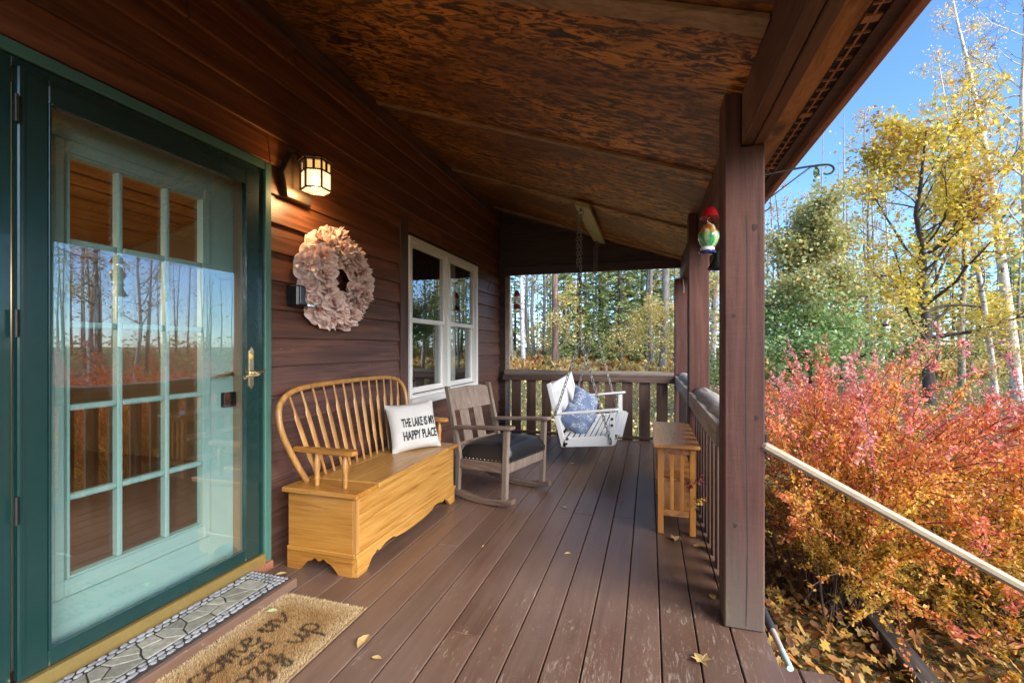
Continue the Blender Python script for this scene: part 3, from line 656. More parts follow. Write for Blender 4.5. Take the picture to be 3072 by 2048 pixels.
# ================================================================ things on the porch
# ---- wall lantern
def wall_lantern():
    c = Vector((-1.885, 2.235, 2.20)); L = thing('wall_lantern', 'lit bronze wall lantern above the wreath', 'lamp', (c.x, c.y, 2.09))
    MB().prism([(2.13, 2.06), (2.33, 2.06), (2.36, 2.2), (2.29, 2.34), (2.17, 2.34), (2.10, 2.2)], W-.012, W+.035, 'X').build('backplate', M['lantern'], L, bevel=.006)
    MB().box((W+.036, 2.21, 2.285), (c.x-.05, 2.26, 2.315)).build('arm', M['lantern'], L, bevel=.003)
    n = 6; r0 = .086; hb, ht = 2.115, 2.285
    ang = [math.pi/6 + k*math.pi/3 for k in range(6)]
    P = lambda a, r, z: Vector((c.x+r*math.cos(a), c.y+r*math.sin(a), z))
    cap = MB(); b = [P(a, r0+.016, ht) for a in ang] + [P(a, r0+.012, ht+.012) for a in ang] + [P(a, .03, ht+.042) for a in ang]
    cap.add(b, [tuple(range(5,-1,-1)), tuple(range(12, 18))] + [(k, (k+1) % 6, 6+(k+1) % 6, 6+k) for k in range(6)] + [(6+k, 6+(k+1) % 6, 12+(k+1) % 6, 12+k) for k in range(6)])
    cap.build('cap', M['lantern'], L)
    for k in range(6):
        a, a2 = ang[k], ang[(k+1) % 6]; 
        MB().bar(P(a, r0, hb), P(a, r0, ht), .010, .010, (math.cos(a), math.sin(a), 0)).build('corner_bar', M['lantern'], L)
        p, q = P(a, r0-.003, 0), P(a2, r0-.003, 0); mid = 2.222
        for zz in (hb+.004, mid, ht-.004): MB().bar((p.x, p.y, zz), (q.x, q.y, zz), .008, .009).build('panel_bar', M['lantern'], L)
        e = p.lerp(q, .5); MB().bar((e.x, e.y, mid+.0046), (e.x, e.y, ht-.0088), .013, .007, (math.cos(a), math.sin(a), 0)).build('panel_bar', M['lantern'], L)
        for (t0, t1, za, zb, mt) in ((.04, .96, hb+.008, mid-.005, 'lampglass'), (.08, .42, mid+.005, ht-.012, 'lampglass2'), (.58, .92, mid+.005, ht-.012, 'lampglass2')):
            u, v = p.lerp(q, t0), p.lerp(q, t1); ins = (c-Vector(((p.x+q.x)/2, (p.y+q.y)/2, c.z))).normalized()*.003
            u = Vector((u.x, u.y, 0))+ins; v = Vector((v.x, v.y, 0))+ins; w2 = ins*.7
            MB().hexa([(u.x,u.y,za),(v.x,v.y,za),(v.x+w2.x,v.y+w2.y,za),(u.x+w2.x,u.y+w2.y,za),(u.x,u.y,zb),(v.x,v.y,zb),(v.x+w2.x,v.y+w2.y,zb),(u.x+w2.x,u.y+w2.y,zb)]).build('glass_panel', M[mt], L)
    MB().lathe([(.004, .07), (.018, .05), (.022, .03), (.014, .006), (.003, 0)], (c.x, c.y, 2.15), 10).build('bulb', M['bulb'], L, smooth=True)
    ld = bpy.data.lights.new('wall_lantern_light', 'POINT'); ld.energy = 1.2; ld.color = (1.0, .66, .30); ld.shadow_soft_size = .03
    lo = bpy.data.objects.new('wall_lantern_light', ld); COL.objects.link(lo); lo.location = (c.x, c.y, 2.115); lo.parent = L
    lo.matrix_parent_inverse = Matrix.Translation(L.location).inverted()
wall_lantern()
# pendant lamp glowing in the room behind the glass
pend = thing('pendant_lamp', 'small lit pendant lamp hanging inside behind the door glass', 'lamp', (-4.0, .55, 1.62))
MB().lathe([(.03, .16), (.10, .10), (.13, .0), (.125, .0), (.095, .095), (.02, .15)], (-4.0, .55, 1.62), 16).build('shade', M['lantern'], pend, smooth=True)
MB().lathe([(.01, .08), (.035, .05), (.04, .02), (.02, -.02), (.004, -.03)], (-4.0, .55, 1.64), 12).build('bulb', M['bulb'], pend, smooth=True)
MB().tube([(-4.0, .55, 1.77), (-4.0, .55, 2.50)], .006, 6).build('cord', M['black'], pend)
ld = bpy.data.lights.new('pendant_light', 'POINT'); ld.energy = 16; ld.color = (1.0, .74, .45); ld.shadow_soft_size = .05
lo = bpy.data.objects.new('pendant_light', ld); COL.objects.link(lo); lo.location = (-4.0, .55, 1.56); lo.parent = pend; lo.matrix_parent_inverse = Matrix.Translation(pend.location).inverted()

# ---- wreath of ruffled flowers
def wreath():
    c = Vector((W+.03, 2.535, 1.635)); wr = thing('flower_wreath', 'round wreath of ruffled blush pink flowers on the siding', 'wreath', (c.x, c.y, 1.31))
    MB().tube([(c.x+.02, c.y+.235*math.cos(t), c.z+.235*math.sin(t)) for t in np.linspace(0, 2*math.pi, 33)], .035, 8, cap=False).build('ring', M['twig'], wr, smooth=True)
    r2 = np.random.default_rng(5); meshes = []
    for var in range(5):
        V, F, C = [], [], []
        for layer in range(5):
            nt, nrad = 60, 8; rad = (.128, .112, .09, .066, .042)[layer]; cup = (.3, .6, .95, 1.4, 1.9)[layer]; ph = r2.uniform(0, 6.3, 6); k1, k2 = r2.integers(4, 6), r2.integers(7, 9)
            a0 = r2.uniform(0, 6.3); ctr = r2.normal(0, .010, 2); b = len(V)
            for i in range(nrad+1):
                t = i/nrad
                for j in range(nt):
                    th = 2*math.pi*j/nt; ruf = t**2.4*(math.sin(k1*th+ph[0])*.6+math.sin(k2*th+ph[1])*.5)
                    rr = rad*t*(1+.10*math.sin(2*th+ph[3])+.05*math.sin(k1*th+ph[4])*t)
                    z = rad*(cup*t**1.6*.6 - .12*t**4) + .030*ruf*(.6+.4*layer/2) + .010*layer
                    V.append((rr*math.cos(th+a0)+ctr[0], rr*math.sin(th+a0)+ctr[1], z))
                    base = np.array((.52, .25, .19)); tip = np.array((.86, .65, .55)); f = min(1, t**1.1*(.92+.12*r2.random())); C.append(base*(1-f)+tip*f)
            for i in range(nrad):
                for j in range(nt): F.append((b+i*nt+j, b+i*nt+(j+1) % nt, b+(i+1)*nt+(j+1) % nt, b+(i+1)*nt+j))
        meshes.append(np_mesh('ruffled_flower', V, F, M['flower'], np.array(C), True))
    n = 0
    for ring, cnt, rr, dx, s in ((0, 17, .262, .028, .64), (1, 10, .160, .060, .58), (2, 14, .214, .085, .64)):
        for k in range(cnt):
            t = 2*math.pi*(k+.5*(ring % 2)+r2.uniform(-.15, .15))/cnt; rad = rr+r2.uniform(-.018, .018)
            nrm = Vector((1.0, (.75, -.35, .1)[ring]*math.cos(t)+r2.normal(0, .3), (.75, -.35, .1)[ring]*math.sin(t)+r2.normal(0, .3))).normalized()
            q = nrm.to_track_quat('Z', 'Y') @ Quaternion((0, 0, 1), r2.uniform(0, 6.3))
            o = bpy.data.objects.new('ruffled_flower', meshes[n % 5]); COL.objects.link(o); n += 1
            o.parent = wr; o.location = Vector((c.x+dx-wr.location.x, rad*math.cos(t), c.z+rad*math.sin(t)-wr.location.z)); o.rotation_mode = 'QUATERNION'; o.rotation_quaternion = q
            sc = s*r2.uniform(.85, 1.12); o.scale = (sc, sc, sc)
wreath()
bx = thing('wall_box', 'small glossy black box on the siding left of the wreath', 'box', (W+.04, 2.2, 1.43))
MB().box((W-.012, 2.165, 1.435), (W+.075, 2.24, 1.56)).build('body', M['blackgloss'], bx, bevel=.01)
MB().box((W+.076, 2.18, 1.445), (W+.082, 2.225, 1.55)).build('cover', M['blackgloss'], bx, bevel=.003)
MB().box((W+.02, 2.242, 1.436), (W+.085, 2.32, 1.452)).build('tray', M['chrome'], bx, bevel=.003)

# ---- storage bench
def bench():
    B = thing('storage_bench', 'honey oak storage bench with hooped spindle back', 'bench', (-1.67, 2.63, 0))
    xb, xf, ya, yb = -1.885, -1.455, 2.02, 3.245
    chest = link('chest', MB().box((xb, ya+.02, .10), (xf-.02, yb-.02, .413)).mesh('chest', M['oakx']), B)
    MB().box((xf-.019, ya+.03, .10), (xf, yb-.001, .414)).build('front_panel', M['oak'], chest, bevel=.002)
    MB().box((xf-.019, ya, .10), (xf+.001, ya+.029, .4145)).build('corner_strip', M['oakz'], chest, bevel=.002)
    MB().box((xb, ya, .10), (xf-.02, ya+.019, .4143)).build('end_panel', M['oakx'], chest, bevel=.002)
    MB().box((xb, yb-.019, .10), (xf-.02, yb, .4143)).build('end_panel', M['oakx'], chest, bevel=.002)
    # moulding and scalloped skirt
    MB().box((xf+.001, ya-.012, .098), (xf+.014, yb+.012, .122)).build('moulding', M['oak'], B, bevel=.004)
    MB().box((xb, ya-.013, .098), (xf, ya-.0005, .122)).build('moulding', M['oakx'], B, bevel=.004)
    MB().box((xb, yb+.0005, .098), (xf, yb+.013, .122)).build('moulding', M['oakx'], B, bevel=.004)
    def skirt(L, drop):
        def h(u):
            e = min(u, L-u)
            if e < .085: return 0.0
            if e < .16: return .058*math.sin((e-.085)/.075*math.pi/2)
            if e < .20: return .058+.014*math.sin((e-.16)/.04*math.pi)
            if e < .30: return .058+.02*math.sin((e-.20)/.10*math.pi/2)
            return .078-(drop if L > .8 and abs(u-L/2) < .26 else 0)*(1-((u-L/2)/.26)**2)**.5 if abs(u-L/2) < .26 and L > .8 else .078
        us = np.linspace(0, L, 90); bot = [(u, .001+h(u)) for u in us]
        return bot
    b = skirt(yb-ya, .03); MB().prism([(ya+u, z) for u, z in b]+[(yb, .0975), (ya, .0975)], xf-.016, xf+.008, 'X').build('skirt', M['oak'], B)
    for yy in (ya-.008, yb-.008):
        bb = skirt(xf-.017-xb, 0); MB().prism([(xb+u, z) for u, z in bb]+[(xf-.017, .0975), (xb, .0975)], yy, yy+.016, 'Y').build('skirt', M['oakx'], B)
    # top: two end boards, back strip, lid
    MB().box((xb-.015, ya-.035, .4155), (xf+.03, 2.178, .442)).build('seat_end', M['oakx'], B, bevel=.005)
    MB().box((xb-.015, 3.085, .4155), (xf+.03, yb+.035, .442)).build('seat_end', M['oakx'], B, bevel=.005)
    MB().box((xb-.015, 2.18, .4155), (-1.80, 3.083, .4418)).build('seat_back_strip', M['oak'], B, bevel=.003)
    lid = MB(); n = 10
    for k in range(n+1):
        y = 2.182+(3.081-2.182)*k/n; dz = .006+.004*math.sin(k/n*3.1)
        lid.v += [(-1.796, y, .4165), (xf+.034, y, .4165+dz*.6), (xf+.034, y, .4435+dz), (-1.796, y, .4435)]
    for k in range(n):
        a = 4*k; lid.f += [(a+j, a+(j+1) % 4, a+4+(j+1) % 4, a+4+j) for j in range(4)]
    lid.f += [(0,1,2,3), (4*n+3, 4*n+2, 4*n+1, 4*n)]
    lid.build('lid', M['oak'], B, bevel=.004)
    # hoop
    half = [(2.115, .442), (2.055, .56), (2.0, .70), (1.985, .80), (2.01, .885), (2.10, .94), (2.27, .962), (2.65, .968)]
    hx = lambda z: -1.845-.19*(z-.44)
    hp_ = [(hx(z), y, z) for y, z in half] + [(hx(z), 5.30-y, z) for y, z in reversed(half[:-1])]
    cp = catmull(hp_, 6); hoop = MB().tube(cp, .0165, 10).build('hoop', M['oakz'], B, smooth=True)
    top = [(p.y, p.z) for p in cp]
    for k in range(13):
        u = (k+.5)/13; yb_ = 2.155+.99*u; yt = 2.03+1.24*u
        zt = max([z for y, z in top if abs(y-yt) < .05] or [.9])-.008
        zt = np.interp(yt, *zip(*sorted([(y, z) for y, z in top if z > .80])))-.006
        m = MB(); prof = [(0, .0075, .0075), (.10, .0095, .008), (.17, .0105, .0075), (.235, .019, .006), (.50, .0185, .006), (.72, .018, .006), (.765, .0115, .007), (.80, .0085, .0075), (1, .0065, .0065)]
        nn = 8; bb = len(m.v)
        for t, w, th in prof:
            z = .440+(zt-.440)*t; y = yb_+(yt-yb_)*t; x = hx(z)+.002
            for j in range(nn):
                a = 2*math.pi*j/nn; m.v.append((x+th*math.cos(a), y+w*math.sin(a), z))
        for i in range(len(prof)-1):
            for j in range(nn): m.f.append((i*nn+j, i*nn+(j+1) % nn, (i+1)*nn+(j+1) % nn, (i+1)*nn+j))
        m.f += [tuple(range(nn)), tuple((len(prof)-1)*nn+j for j in range(nn))]
        m.build('spindle', M['oakz'], B, smooth=True)
    tp = [(.011, 0), (.014, .012), (.012, .022), (.015, .030), (.0155, .05), (.0125, .06), (.0145, .066), (.0125, .072), (.017, .095), (.018, .12), (.013, .15), (.0105, .165), (.011, .178)]
    for ys_ in (2.065, 3.20):
        for x in (-1.735, -1.555): MB().lathe(tp, (x, ys_, .441), 12).build('arm_post', M['oakz'], B, smooth=True)
        pl = [(-1.885, -.016), (-1.74, -.022), (-1.60, -.030), (-1.53, -.034), (-1.495, -.026), (-1.475, 0), (-1.495, .026), (-1.53, .034), (-1.60, .030), (-1.74, .022), (-1.885, .016)]
        MB().prism([(x, ys_+y) for x, y in pl], .618, .646, 'Z').build('arm', M['oakx'], B, bevel=.006)
bench()

# ---- cushions
def cushion_pts(w, h, t, n=18, sag=0, seed=0):
    r = np.random.default_rng(seed); V = []; ph = r.uniform(0, 6, 4)
    def surf(u, v, s):
        pin = 1-.05*(1-u*u)*0
        edge = max(0, (1-u**4))*max(0, (1-v**4)); th = t*edge**.55
        cu = 1+.035*(abs(u*v))**2 - .035*(1-abs(v))*0
        x = u*w/2*(1-.05*(1-abs(u))*0-.045*(1-v*v)*abs(u)**3)*1.0; y = v*h/2*(1-.045*(1-u*u)*abs(v)**3)
        wr = .004*math.sin(5*u+ph[0]+3*v)*edge+.003*math.sin(9*v+ph[1]-4*u)*edge + .010*math.exp(-((u+.1)**2+(v-.75)**2)/.06)*-1
        return (x*cu, y*cu, s*(th+.0015)+wr+sag*(1-u*u)*v)
    F = []; m = n+1
    for s in (1, -1):
        for j in range(m):
            for i in range(m): V.append(surf(-1+2*i/n, -1+2*j/n, s))
    for s in (0, 1):
        o = s*m*m
        for j in range(n):
            for i in range(n):
                q = (o+j*m+i, o+j*m+i+1, o+(j+1)*m+i+1, o+(j+1)*m+i); F.append(q if s == 0 else q[::-1])
    for i in range(n):
        for a, b in ((i, i+1), ((n*m)+i+1, n*m+i)): F.append((b, a, a+m*m, b+m*m))
    for j in range(n):
        for a, b in (((j+1)*m, j*m), (j*m+n, (j+1)*m+n)): F.append((b, a, a+m*m, b+m*m))
    return V, F, surf
def text_mesh(txt, size, xs):
    cu = bpy.data.curves.new('t', 'FONT'); cu.body = txt; cu.size = size; cu.offset = .0022*size/.1; cu.space_character = 1.0; cu.align_x = 'CENTER'
    o = bpy.data.objects.new('t', cu); COL.objects.link(o); dg = bpy.context.evaluated_depsgraph_get(); me = o.evaluated_get(dg).to_mesh()
    V = [tuple(v.co) for v in me.vertices]; F = [tuple(p.vertices) for p in me.polygons]; o.evaluated_get(dg).to_mesh_clear()
    bpy.data.objects.remove(o); bpy.data.curves.remove(cu)
    return [(x*xs, y, z) for x, y, z in V], F
def cushion(name, label, w, h, t, Mx, mat, seed, group=None, sag=0):
    V, F, surf = cushion_pts(w, h, t, 18, sag, seed); T = thing(name, label, 'pillow', Mx.translation, 0, group)
    m = MB(); m.v = [tuple(Mx @ Vector(v)) for v in V]; m.f = F
    m.build('cover', mat, T, smooth=True); return T, surf
def frame(origin, right, up):
    r_ = Vector(right).normalized(); u = Vector(up).normalized(); n = r_.cross(u).normalized(); u = n.cross(r_)
    return Matrix(((r_.x, u.x, n.x, origin[0]), (r_.y, u.y, n.y, origin[1]), (r_.z, u.z, n.z, origin[2]), (0,0,0,1)))
Mx = frame((-1.665, 2.995, .612), (.22, .30, .015), (-.10, .08, .36))
T, surf = cushion('printed_pillow', 'white pillow with black lake lettering on the oak bench', .37, .345, .052, Mx, M['cushion'], 1)
def on_pillow(txt, cx, cyy, size, xs, width):
    V, F = text_mesh(txt, size, xs); x0 = min(v[0] for v in V); x1 = max(v[0] for v in V); k = width/(x1-x0)
    m = MB()
    for x, y, z in V:
        X = (x-(x0+x1)/2)*k+cx; Y = y+cyy; s_ = surf(X/.185, Y/.1725, 1); m.v.append(tuple(Mx @ Vector((X, Y, s_[2]+.0055))))
    m.f = F; me = bpy.data.meshes.new('lettering'); me.from_pydata(m.v, [], m.f); me.materials.append(M['print']); link('lettering', me, T)
on_pillow('THE LAKE IS MY', .024, -.008, .088, .5, .262)
on_pillow('HAPPY PLACE', .024, -.100, .088, .5, .262)

# ---- rocking chair
def rocker():
    C = thing('rocking_chair', 'weathered grey rocking chair with black leather seat', 'chair', (-.945, 3.465, 0), -R(17))
    tilt = R(-2.0); pv = Vector((-.25, 0, 0)); Rt = Matrix.Translation((0,0,.003)) @ Matrix.Translation(pv) @ Matrix.Rotation(-tilt, 4, 'Y') @ Matrix.Translation(-pv)
    def part(m, name, mat, parent=C, smooth=False, bevel=.004):
        m.xform(Rt); return m.build(name, mat, parent, smooth, bevel, world=False)
    hw = .275
    for s in (-1, 1):
        part(MB().box((-.022, s*hw-.019, .035), (.022, s*hw+.019, .592)), 'leg', M['weath'])
        # rear post: lower leg then reclined back post
        part(MB().prism([(-.475, .03), (-.435, .03), (-.425, .33), (-.575, .862), (-.615, .862), (-.475, .33)], s*hw-.017, s*hw+.017, 'Y'), 'back_post', M['weath'])
        arc = []; n = 16; Rr = 1.15
        for k in range(n+1):
            u = -.72+.80*k/n; th = (u+.26)/Rr; arc.append((u, Rr*(1-math.cos(th))))
        part(MB().prism([(u, z) for u, z in arc]+[(u, z+.044) for u, z in reversed(arc)], s*hw-.024, s*hw+.024, 'Y'), 'rocker', M['weathx'])
        part(MB().prism([(-.50, s*hw-.028), (-.28, s*hw-.036), (.02, s*hw-.042), (.055, s*hw-.035), (.065, s*hw), (.055, s*hw+.035), (.02, s*hw+.042), (-.28, s*hw+.036), (-.50, s*hw+.028)], .593, .619, 'Z').xform(Matrix(((1,0,0,0),(0,1,0,0),(.115,0,1,-.004),(0,0,0,1)))), 'arm', M['weathx'], bevel=.006)
        part(MB().box((-.44, s*hw-.012, .228), (-.02, s*hw+.012, .305)).xform(Matrix(((1,0,0,0),(0,1,0,0),(.09,0,1,.038),(0,0,0,1)))), 'side_rail', M['weathx'])
    part(MB().box((-.012, -hw+.02, .262), (.012, hw-.02, .344)), 'front_rail', M['weath'])
    part(MB().box((-.455, -hw+.02, .26), (-.432, hw-.02, .40)), 'lower_back_rail', M['weathx'])
    # crest rail, two splats
    def back_x(z): return -.452-(z-.33)*.272
    def slab(v0, v1, z0, z1, th=.018):
        return MB().hexa([(back_x(z0)-th, v0, z0), (back_x(z0), v0, z0), (back_x(z0), v1, z0), (back_x(z0)-th, v1, z0), (back_x(z1)-th, v0, z1), (back_x(z1), v0, z1), (back_x(z1), v1, z1), (back_x(z1)-th, v1, z1)])
    cr = MB(); pts = [(-hw+.018, .665), (hw-.018, .665), (hw-.018, .815), (hw-.03, .838), (0, .85), (-hw+.03, .838), (-hw+.018, .815)]
    cr.v = [(back_x(z), v, z) for v, z in pts]+[(back_x(z)-.02, v, z) for v, z in pts]; n = len(pts)
    cr.f = [tuple(range(n)), tuple(range(2*n-1, n-1, -1))]+[(i, (i+1) % n, (i+1) % n+n, i+n) for i in range(n)]
    part(cr, 'crest_rail', M['weath'])
    for v in (-.115, .065): part(slab(v-.055, v+.055, .40, .665, .012), 'splat', M['weath'])
    part(slab(-hw+.02, hw-.02, .37, .42, .02), 'back_rail', M['weathx'])
    # leather seat
    st = MB(); nu, nv = 14, 16; W2, D0, D1 = .268, -.445, .022
    for j in range(nv+1):
        for i in range(nu+1):
            a = -1+2*i/nu; b = -1+2*j/nv; e = max(0, 1-abs(a)**5)*max(0, 1-abs(b)**5)
            u = (D0+D1)/2+(D1-D0)/2*a; v = W2*b; z = .345+.095*e**.38+.012*(1-a*a)*(1-b*b)-.012*math.exp(-((a-.1)**2+b*b)/.25)+.006*math.sin(6*b+2*a)*e*(a > .2)
            st.v.append((u*1.0, v, z+.042*(u+.445)/.467))
    m_ = nu+1
    for j in range(nv):
        for i in range(nu): st.f.append((j*m_+i, j*m_+i+1, (j+1)*m_+i+1, (j+1)*m_+i))
    rim = [i for i in range(m_)]+[j*m_+nu for j in range(1, nv+1)]+[nv*m_+i for i in range(nu-1, -1, -1)]+[j*m_ for j in range(nv-1, 0, -1)]
    b0 = len(st.v); st.v += [(st.v[i][0]*1.0, st.v[i][1], .300+.042*(st.v[i][0]+.445)/.467) for i in rim]; k_ = len(rim)
    st.f += [(rim[i], rim[(i+1) % k_], b0+(i+1) % k_, b0+i) for i in range(k_)]; st.f.append(tuple(b0+i for i in range(k_-1, -1, -1)))
    seat = part(st, 'seat', M['leather'], smooth=True, bevel=0)
    for k in range(17):
        v = -.25+.5*k/16; part(MB().lathe([(.0052, 0), (.004, .003), (.0008, .0045)], (0,0,0), 6).xform(Matrix.Translation((.0235, v, .352)) @ Matrix.Rotation(R(90), 4, 'Y')), 'tack', M['chrome'], seat, True, 0)
    for k in range(12):
        u = -.42+.40*k/11; part(MB().lathe([(.0052, 0), (.004, .003), (.0008, .0045)], (0,0,0), 6).xform(Matrix.Translation((u, -.2695, .312+.042*(u+.445)/.467)) @ Matrix.Rotation(R(90), 4, 'X')), 'tack', M['chrome'], seat, True, 0)
rocker()

# ---- porch swing on chains
def swing():
    S = thing('porch_swing', 'white wooden porch swing hanging on chains', 'swing', (-.6, 5.03, .22))
    ya, yb = 4.42, 5.66
    def zz(y, z): return z+.045*(y-5.03)/1.24+.0
    def pb(pts8): return MB().hexa(pts8)
    def post2(y, w=.032):
        a = (-.80, .235); b = (-.955, .845); d = .026
        return MB().hexa([(a[0]-d, y-w/2, zz(y, a[1])), (a[0]+d, y-w/2, zz(y, a[1])), (a[0]+d, y+w/2, zz(y, a[1])), (a[0]-d, y+w/2, zz(y, a[1])), (b[0]-d*.8, y-w/2, zz(y, b[1])), (b[0]+d*.8, y-w/2, zz(y, b[1]+.02)), (b[0]+d*.8, y+w/2, zz(y, b[1]+.02)), (b[0]-d*.8, y+w/2, zz(y, b[1]))])
    for y in (ya, yb): post2(y).build('back_post', M['white'], S, bevel=.004)
    def bx_(z): return -.80-.254*(z-.235)
    def slat(y0, y1, z0, z1, th, name, bev=.003):
        MB().hexa([(bx_(z0)-th/2, y0, zz(y0, z0)), (bx_(z0)+th/2, y0, zz(y0, z0)), (bx_(z0)+th/2, y1, zz(y1, z0)), (bx_(z0)-th/2, y1, zz(y1, z0)), (bx_(z1)-th/2, y0, zz(y0, z1)), (bx_(z1)+th/2, y0, zz(y0, z1)), (bx_(z1)+th/2, y1, zz(y1, z1)), (bx_(z1)-th/2, y1, zz(y1, z1))]).build(name, M['white'], S, bevel=bev)
    slat(ya+.017, yb-.017, .74, .835, .022, 'top_rail'); slat(ya+.017, yb-.017, .37, .42, .022, 'lower_rail')
    for k in range(22):
        y = ya+.055+(yb-ya-.11)*k/21; slat(y-.016, y+.016, .421, .739, .011, 'back_slat', .001)
    # side aprons, seat slats
    for y in (ya, yb):
        MB().hexa([(-.82, y-.016, zz(y, .232)), (-.325, y-.016, zz(y, .275)), (-.325, y+.016, zz(y, .275)), (-.82, y+.016, zz(y, .232)), (-.80, y-.016, zz(y, .322)), (-.325, y-.016, zz(y, .375)), (-.325, y+.016, zz(y, .375)), (-.80, y+.016, zz(y, .322))]).build('seat_side', M['white'], S, bevel=.004)
        MB().box((-.36, y-.012, zz(y, .285)), (-.312, y+.012, zz(y, .60))).build('arm_post', M['white'], S, bevel=.003)
        MB().prism([(-.905, -.022), (-.42, -.03), (-.30, -.034), (-.275, -.02), (-.27, 0), (-.275, .02), (-.30, .034), (-.42, .03), (-.905, .022)], 0, .022, 'Z').xform(Matrix.Translation((0, y, zz(y, .545))) @ Matrix.Translation((-.87,0,0)) @ Matrix.Rotation(-R(6.5), 4, 'Y') @ Matrix.Translation((.87,0,0))).build('arm', M['white'], S, bevel=.005)
    prof = [(-.80, .335), (-.72, .325), (-.64, .323), (-.56, .330), (-.48, .345), (-.40, .366), (-.34, .385), (-.29, .392), (-.262, .37)]
    for k in range(13):
        t = k/12*(len(prof)-1.001); i = int(t); f = t-i; x = prof[i][0]+(prof[i+1][0]-prof[i][0])*f; z = prof[i][1]+(prof[i+1][1]-prof[i][1])*f
        MB().box((x-.0185, ya-.01, -.008), (x+.0185, yb+.01, .008)).xform(Matrix.Translation((0, 0, 0))).xform(Matrix(((1,0,0,0),(0,1,0,0),(0,.045/1.24,1,z-.045*5.03/1.24),(0,0,0,1)))).build('seat_slat', M['white'], S, bevel=.003)
    MB().box((-.335, ya+.02, .285), (-.305, yb-.02, .36)).xform(Matrix(((1,0,0,0),(0,1,0,0),(0,.045/1.24,1,-.045*5.03/1.24),(0,0,0,1)))).build('front_rail', M['white'], S, bevel=.003)
    for y, x, z in ((ya-.018, -.775, .268), (ya-.018, -.765, .315), (ya-.018, -.35, .30), (ya-.014, -.337, .53), (ya-.014, -.337, .47)):
        MB().lathe([(.013, 0), (.011, .006), (.004, .009)], (0,0,0), 8).xform(Matrix.Translation((x, y, z-.02)) @ Matrix.Rotation(R(90), 4, 'X')).build('bolt', M['iron'], S, smooth=True)
    # hanger board on the ceiling
    hx = -.62; cz = ceil_z(hx)
    MB().hexa([(hx-.075, 4.38, ceil_z(hx-.075)-.072), (hx+.075, 4.38, ceil_z(hx+.075)-.072), (hx+.075, 5.98, ceil_z(hx+.075)-.072), (hx-.075, 5.98, ceil_z(hx-.075)-.072),
               (hx-.075, 4.38, ceil_z(hx-.075)-.026), (hx+.075, 4.38, ceil_z(hx+.075)-.026), (hx+.075, 5.98, ceil_z(hx+.075)-.026), (hx-.075, 5.98, ceil_z(hx-.075)-.026)]).build('hanger_board', M['bamboo'], S, bevel=.003)
    # chain links, one mesh shared
    lk = MB(); seg = 12; pr = .0032; a, b = .0085, .0165; n = 6
    path = [(a*math.cos(t)*(1.0), 0, (b-a)*(1 if math.sin(t) > 0 else -1)*(abs(math.sin(t)) > .02)+a*math.sin(t)) for t in np.linspace(0, 2*math.pi, seg+1)[:-1]]
    for i in range(seg):
        p = Vector(path[i]); d = (Vector(path[(i+1) % seg])-Vector(path[i-1])).normalized(); nn = Vector((0,1,0)); bb = d.cross(nn)
        for j in range(n): t = 2*math.pi*j/n; lk.v.append(tuple(p+nn*(pr*math.cos(t))+bb*(pr*math.sin(t))))
    for i in range(seg):
        for j in range(n): lk.f.append((i*n+j, i*n+(j+1) % n, ((i+1) % seg)*n+(j+1) % n, ((i+1) % seg)*n+j))
    lme = lk.mesh('link', M['galv'], True)
    def chain(p, q, scale=1.35, sag=0):
        p = Vector(p); q = Vector(q); L = (q-p).length; step = .0265*scale; n = int(L/step); d = (q-p).normalized()
        base = d.to_track_quat('Z', 'Y')
        hook = MB().tube([p, p+d*.02], .004, 6).build('chain', M['galv'], S, smooth=True)
        for k in range(n):
            o = bpy.data.objects.new('link', lme); COL.objects.link(o); o.parent = hook; t = (k+.5)/n
            o.location = p.lerp(q, t)+Vector((0, 0, -sag*4*t*(1-t))); o.rotation_mode = 'QUATERNION'; o.rotation_quaternion = base @ Quaternion((0,0,1), R(45 if k % 2 else -45)); o.scale = (scale,)*3
            # parent 'hook' sits at the swing's frame: undo it
            o.matrix_parent_inverse = Matrix.Identity(4)
    for y, yj, zj, xj in ((4.45, 4.44, 1.27, -.645), (5.92, 5.70, 1.42, -.645)):
        top = (hx-.02, y, cz-.08); J = (xj, yj, zj)
        MB().tube([(hx-.02, y, cz-.05), (hx-.02, y, cz-.10)], .012, 8).tube(catmull([(hx-.04, y, cz-.085), (hx-.045, y, cz-.115), (hx-.02, y, cz-.135), (hx+.005, y, cz-.115), (hx, y, cz-.085)]), .004, 6).build('eye_hook', M['galv'], S, smooth=True)
        chain((hx-.02, y, cz-.125), J)
        chain((hx-.055, y-.01, cz-.13), (hx-.05, y+(yj-y)*.35, 1.98 if y < 5 else 2.12))
        ys_ = ya if y < 5 else yb; sgn = -1 if y < 5 else 1
        chain(J, (-.885, ys_+sgn*.03, zz(ys_, .545)))
        chain(J, (-.345, ys_+sgn*.03, zz(ys_, .31)))
swing()
Mx = frame((-.72, 4.68, .440), (.36, .06, -.26), (-.03, .22, .34))
cushion('throw_pillow', 'nearer denim blue throw pillow on the white swing', .32, .27, .055, Mx, M['denim'], 3, 'throw pillows on the swing')
Mx = frame((-.70, 5.20, .545), (.30, .26, -.22), (-.16, .02, .36))
cushion('throw_pillow', 'farther denim blue throw pillow against the swing back', .35, .32, .06, Mx, M['denim'], 4, 'throw pillows on the swing')

